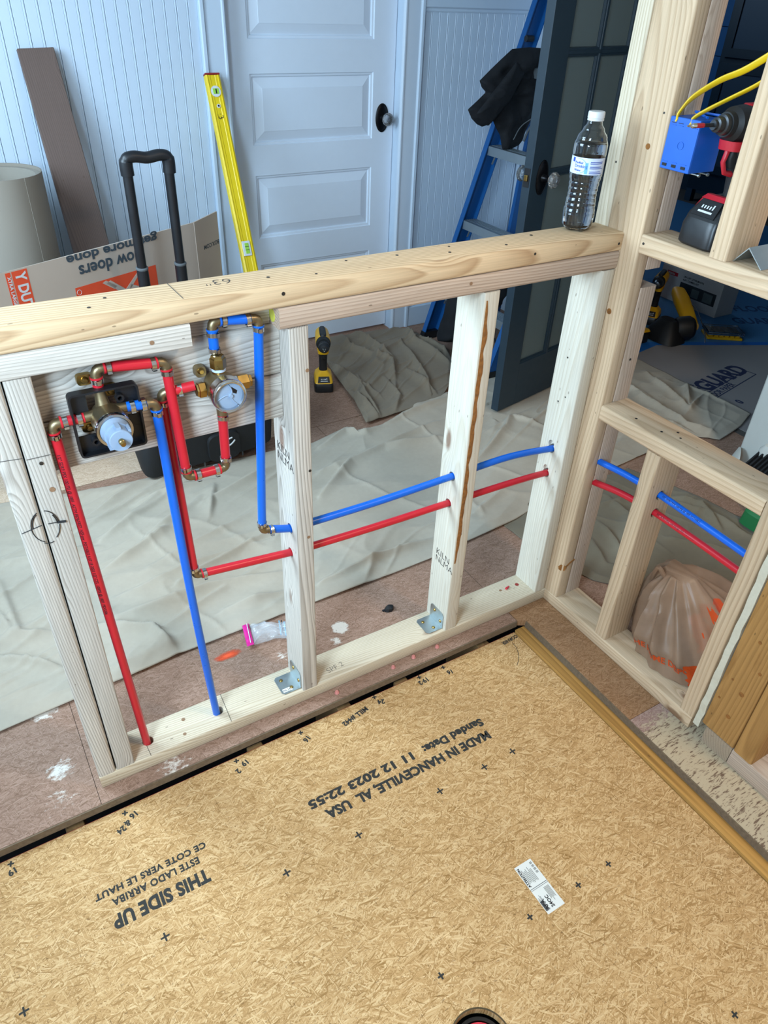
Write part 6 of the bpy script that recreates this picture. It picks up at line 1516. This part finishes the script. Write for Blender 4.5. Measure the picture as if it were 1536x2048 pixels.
mb = puffy([(.822, 1.010), (.860, .972), (.890, .962), (.985, 1.05), (1.05, 1.15), (1.00, 1.19), (.90, 1.09)], frame_matrix((0, 1.600, 0), (1, 0, 0), (0, 0, 1)), .022, 10, 110, .4, 14.0, back=.5, seed=8.0); mb.build('sleeve', M['jacket'], jb, smooth=True, angle=1.4)
mb = MB(); mb.tube(curve([(1.155, 1.515, 1.06), (1.10, 1.520, 1.00), (1.060, 1.535, .955), (1.045, 1.545, .905)], 8), .0055, n=8); mb.build('lining_edge', M['lining'], jk, smooth=True)
mb = MB(); mb.tube(curve([(1.15, 1.51, 1.14), (1.12, 1.525, 1.03), (1.03, 1.55, .965), (1.005, 1.565, .91)], 8), .0022, n=6); mb.build('zip', M['stitch'], jk, smooth=True)
# black bag of clamps behind the ladder foot
bb = thing('black_bag', 'slumped black bag under the ladder steps near the door', 'bag', (0.92, 1.52, 0.01))
mb = puffy([(.86, .40), (1.08, .42), (1.12, .28), (1.05, .12), (.98, .02), (.86, .06), (.80, .03), (.74, .05), (.76, .16), (.80, .30)], frame_matrix((-.02, 1.60, 0), (1, 0, 0), (0, 0, 1)), .085, 12, 130, .5, 8.0, back=.6, seed=5.0)
mb.build('bag_body', M['jacket'], bb, smooth=True, angle=1.4)
for px_, py_ in ((.80, 1.50), (.93, 1.50)):
    mb = MB(); mb.tube(curve([(px_, py_, .10), (px_ - .03, py_ - .02, .05), (px_ - .01, py_ - .045, .012), (px_ + .05, py_ - .04, .010), (px_ + .06, py_, .05)], 6), .006, n=8); mb.build('strap', M['blk_plastic'], bb, smooth=True)
# warning label on the near rail
for z0_, z1_, c_ in ((.470, .520, '#b3262c'), (.452, .470, '#1b1b1d'), (.38, .452, '#c9ccd0')):
    xb_ = 0.733 + 0.3245 * z0_; mb = MB(); xa_ = 0.733 + 0.3245 * z1_
    mb.ring_loft([[(xb_ + .004, 1.2247, z0_), (xb_ + .078, 1.2247, z0_), (xa_ + .078, 1.2247, z1_), (xa_ + .004, 1.2247, z1_)], [(xb_ + .004, 1.2242, z0_), (xb_ + .078, 1.2242, z0_), (xa_ + .078, 1.2242, z1_), (xa_ + .004, 1.2242, z1_)]])
    mb.build('warning_label', plain('label' + c_[1:], c_, .5), ld)

# ------------------------------------------------------------------ plastic shopping bag on the right plate
from mathutils.bvhtree import BVHTree
sb = thing('shopping_bag', 'crumpled translucent plastic bag with orange print slumped on the right bottom plate', 'plastic bag', (0.20, -0.36, 0.001))
tg = NT('film_plastic'); nz = tg.noise(tg.obj(), 14, 4)
tg.set(color=tg.mix(nz, rgb('#96755a'), rgb('#b3937a')), rough=0.42, spec=0.45, alpha=tg.math('MULTIPLY_ADD', nz, 0.3, 0.55))
tg.put(tg.b.inputs['Transmission Weight'], 0.12); M['film'] = tg.m
M['film_orange'] = plain('bag_orange_print', '#c2491c', 0.35, var=0.15, vscale=20)
def bag_pt(a, t, sd=0.0):
    """a: angle, t: 0 floor .. 1 gathered top"""
    base = Vector((0.235, -0.365, 0)); topc = Vector((0.155, -0.290, 0.255))
    c = base.lerp(topc, t ** 1.3)
    prof = [(0, .62), (.04, .86), (.15, 1.0), (.4, .93), (.65, .72), (.85, .50), (1.0, .22)]
    for p, q in zip(prof, prof[1:]):
        if p[0] <= t <= q[0]: k = (t - p[0]) / (q[0] - p[0]); r = p[1] + (q[1] - p[1]) * k; break
    rx, ry = .185, .155
    pleat = 0.13 * (1 - abs(noise.noise(Vector((math.cos(a) * 2.0 + sd, math.sin(a) * 2.0, t * 0.9)))) * 2.8) + .07 * noise.noise(Vector((math.cos(a) * 7, math.sin(a) * 7, t * 3.5 + 4)))
    r *= 1 + pleat * (0.5 + 0.9 * t)
    x = c.x + math.cos(a) * rx * r; y = c.y + math.sin(a) * ry * r; z = 0.001 + 0.255 * t * (1 + .10 * noise.noise(Vector((a, 2, sd))))
    if x < 0.094 and y < .09: z = max(z, T + 0.0015 + t * .02)
    x = max(x, 0.022); y = max(y, -0.478)
    if x < 0.097: y = min(y, -0.2425)
    if x > 0.097: z = max(z, .014 + .004 * t)
    return Vector((x, y, z))
rings = []
for i in range(46):
    t = i / 45; rings.append([bag_pt(2 * PI * k / 150, t) for k in range(150)])
mb = MB(); mb.ring_loft(rings); bagb = mb.build('bag_film', M['film'], sb, smooth=True, angle=1.4)
bvh = BVHTree.FromPolygons([tuple(v) for v in mb.v], mb.f)
def bag_patch(nm, a0, a1, t0, t1, mat, off=.0018, n=70, m=46, jag=0.0):
    mb = MB(); vs = []
    for i in range(n + 1):
        for j in range(m + 1):
            a = a0 + (a1 - a0) * i / n + jag * noise.noise(Vector((i * .14, j * .16, a0))); t = t0 + (t1 - t0) * j / m
            p = bag_pt(a, t); p2 = Vector((0.22, -0.34, .1)); d = (p - p2).normalized(); vs.append(p + d * off)
    mb.add(vs, [(i * (m + 1) + j, (i + 1) * (m + 1) + j, (i + 1) * (m + 1) + j + 1, i * (m + 1) + j + 1) for i in range(n) for j in range(m)])
    return mb.build(nm, mat, bagb, smooth=True, angle=1.4)
for a0, a1, t0, t1 in ((-2.02, -1.35, .34, .86), (-1.60, -1.0, .10, .50), (-2.30, -2.06, .50, .80), (-2.50, -2.08, .10, .40)): bag_patch('orange_print', a0, a1, t0, t1, M['film_orange'], jag=.12)
def bag_text(body, a0, t0, size, mat, par=bagb):
    o = text('bag_lettering', body, size, Matrix(), mat, None, .0003, .0006)
    for v in o.data.vertices: 
        p = bag_pt(a0 + v.co.x / .16, t0 + v.co.y / .255); d = (p - Vector((.22, -.34, .1))).normalized(); v.co = p + d * (.0022 + v.co.z)
    attach(o, par)
bag_text('THE HOME', -2.0, .66, .022, M['film']); bag_text('DEPOT', -1.98, .52, .024, M['film']); bag_text('THE HOME DEPOT', 2.75, .30, .022, M['film_orange'])
mb = MB(); mb.tube(curve([bag_pt(2.6, .98), Vector((.10, -.255, .265)), Vector((.12, -.235, .20)), Vector((.15, -.215, .12))], 6), [.006] * 19, n=8); mb.build('tied_handle', M['film'], sb, smooth=True)

# small things on the floor
zb = thing('zip_bag', 'small clear zip bag with a magenta seal lying left of the nearest stud', 'plastic bag', (-0.745, 0.245, 0.001))
M['magenta'] = plain('magenta_seal', '#d0208a', 0.4, var=0.2, vscale=90)
tg = NT('clear_film'); tg.set(color=(0.85, 0.9, 0.93, 1), rough=0.15, spec=.9, alpha=0.26); M['clear'] = tg.m
ZM = Matrix.Translation((-0.765, 0.255, 0.009)) @ Matrix.Rotation(math.radians(-14), 4, 'Z')
mb = puffy([(-.030, -.040), (-.030, .038), (.02, .030), (.045, .018), (.09, .035), (.098, -.005), (.09, -.045), (.03, -.030)], ZM, .016, 8, 90, 1.0, 40.0, back=.45, seed=1.0); mb.build('film', M['clear'], zb, smooth=True, angle=1.4)
mb = puffy([(-.048, -.044), (-.050, .036), (-.032, .040), (-.029, -.040)], ZM @ Matrix.Translation((0, 0, .004)), .005, 5, 40, .4, 60.0, back=.6, seed=2.0); mb.build('seal_band', M['magenta'], zb, smooth=True)
mb = MB().box((-.0385, -.038, .0095), (-.0365, .034, .0105)); mb.v = [tuple(ZM @ Vector(v)) for v in mb.v]; mb.build('seal_ridge', M['capw'], zb)
random.seed(2)
for i in range(7):
    mb = MB(); a = Vector((.045 + .006 * i, -.028 + random.uniform(-.004, .004), .004)); b = a + Vector((.004, .052, .001)); mb.cyl(ZM @ a, ZM @ b, .0016, n=6); mb.build('wire_tie', M['seal'] if i % 2 else M['bl_sky'], zb)
sc_ = MB(); superloft(sc_, [((-.417, .176, .0004), (1, .3, 0), (-.3, 1, 0), .017, .013, 1.6), ((-.416, .174, .010), (1, .3, 0), (-.3, 1, 0), .013, .010, 1.4), ((-.417, .178, .014), (1, .3, 0), (-.3, 1, 0), .004, .003, 1.4)], 9)
sc_.box((-.4375, .1735, .0006), (-.4285, .1795, .004)); tag(sc_.build('scrap', M['rubber'], None), 'small black scrap lying on the floor between the two middle studs', 'scrap')
wn_ = thing('wire_nut', 'small red wire nut lying on the bottom plate near the corner', 'connector', (-0.098, 0.052, T))
mb = MB(); mb.lathe((-.104, .050, T + .0036), (-.090, .054, T + .0036), [(0, .0036), (.3, .0034), (1, .0018)], 10); mb.build('cone', M['red_cap'], wn_, smooth=True)
discs('stain', [((-.062, .052, T + .0001), (0, 0, 1), .006)], M['red_edge'], wn_, h=.0002)
for i, (x, y) in enumerate(((-.455, .012), (-.52, -.014), (-.685, -.016), (-.38, -.010))):
    mb = MB(); superloft(mb, [((x, y, .0003), (1, .5, 0), (-.5, 1, 0), .007, .006, 2), ((x, y + .001, .005), (1, .5, 0), (-.5, 1, 0), .0045, .004, 2)], 7)
    o = mb.build('putty_crumb', plain('pink_putty%d' % i, '#c98078', .8), None); tag(o, ('small pink crumb right of the bracket under the middle stud', 'pink crumb below the bottom plate between the two bracketed studs', 'pink crumb lying left of the stud nearest the valves', 'small pink crumb closest to the inner wall corner')[i], 'crumb', 'pink crumbs in front of the plate')
    if y > -.005: o.location.y = -.022
tgp = NT('orange_spray'); nn_ = tgp.noise(tgp.vmath('MULTIPLY', tgp.obj(), (1, 3, 1)), 30, 5, .7)
dd_ = tgp.vmath('LENGTH', tgp.vmath('MULTIPLY', tgp.vmath('SUBTRACT', tgp.obj(), (-.874, .231, 0)), (1, 2.6, 0)))
al = tgp.math('MULTIPLY', tgp.math('SUBTRACT', tgp.math('SUBTRACT', 1.15, tgp.math('DIVIDE', dd_, .05)), tgp.math('MULTIPLY', nn_, .75)), 1.6, clamp=True)
tgp.set(color=rgb('#e0532a'), rough=.8, alpha=al)
slab('spray_paint_mark', [(-.93, .205), (-.82, .205), (-.82, .258), (-.93, .258)], .0002, .0005, tgp.m, fl)

# air mover at the right edge
am = thing('air_scrubber', 'tall pale grey plastic machine with a black ribbed grille at the right edge', 'machine', (1.12, -0.02, 0.0))
M['pale_plastic'] = plain('pale_grey_plastic', '#c4c6c0', 0.4, var=0.04)
def vbox_round(nm, pts, z0, z1, mat, par, r=0.0):
    mb = MB(); mb.ring_loft([[(x, y, z0) for x, y in pts], [(x, y, z1) for x, y in pts]]); return mb.build(nm, mat, par, bevel=r or None)
vbox_round('housing', [(1.10, .200), (1.28, .10), (1.20, -.30), (1.02, -.22), (1.03, .02)], .002, .75, M['pale_plastic'], am, .012)
# flared lip and grille in front of the housing
mb = MB(); rings = []
for k in range(9):
    a = k / 8; y = .198 - .06 * a
    rings.append([(1.095 - .075 * a, y, .10 + .02 * math.sin(a * 3)), (1.055 - .085 * a, y - .01, .085), (1.025 - .08 * a, y - .02, .055), (1.010 - .08 * a, y - .025, .010), (1.016 - .08 * a, y - .025, .008), (1.031 - .08 * a, y - .018, .052), (1.060 - .085 * a, y - .006, .079), (1.099 - .075 * a, y + .002, .094)])
mb.ring_loft(rings); mb.build('flared_lip', M['pale_plastic'], am, smooth=True)
gm = frame_matrix((0.96, 0.100, 0.050), (-.4, -.9, .05), (.095, .03, .09))
def gbox(nm, p0, p1, mat, par):
    mb = MB().box(p0, p1); mb.v = [tuple(gm @ Vector(v)) for v in mb.v]; return mb.build(nm, mat, par)
gr = gbox('grille_bed', (-.02, 0, 0), (.24, .15, .006), M['seal'], am)
for i in range(14): gbox('grille_rib', (-.012 + i * .018, .004, .0062), (-.005 + i * .018, .146, .016), M['rubber'], gr)
mb = MB(); superloft(mb, [((1.06, .05, .12), (1, 0, 0), (0, 1, 0), .035, .05, 3), ((1.05, .05, .17), (1, 0, 0), (0, 1, 0), .03, .045, 3), ((1.045, .05, .19), (1, 0, 0), (0, 1, 0), .02, .03, 3)], 24); mb.build('handle_cup', M['pale_plastic'], am, smooth=True)
gb = MB(); superloft(gb, [((.845, -.085, .002), (1, 0, 0), (0, 1, 0), .03, .05, 3), ((.845, -.085, .05), (1, 0, 0), (0, 1, 0), .028, .045, 3), ((.845, -.085, .06), (1, 0, 0), (0, 1, 0), .018, .03, 3)], 20)
gbo = gb.build('green_box', plain('green_plastic', '#1d6b3a', .5), None, smooth=True, angle=.6); gbo.location.z = .012; tag(gbo, 'small dark green plastic object half hidden under the lower sill', 'box')

# ceiling fixture that gives the warm light
cf = thing('ceiling_lamp', 'round warm ceiling lamp over the shower corner', 'lamp', (0.15, -1.25, 2.45))
mb = MB(); mb.lathe((.15, -1.25, 2.449), (.15, -1.25, 2.425), [(0, .15), (1, .14)], 32); mb.build('lamp_base', M['white_paint'], cf, smooth=True, angle=.5)
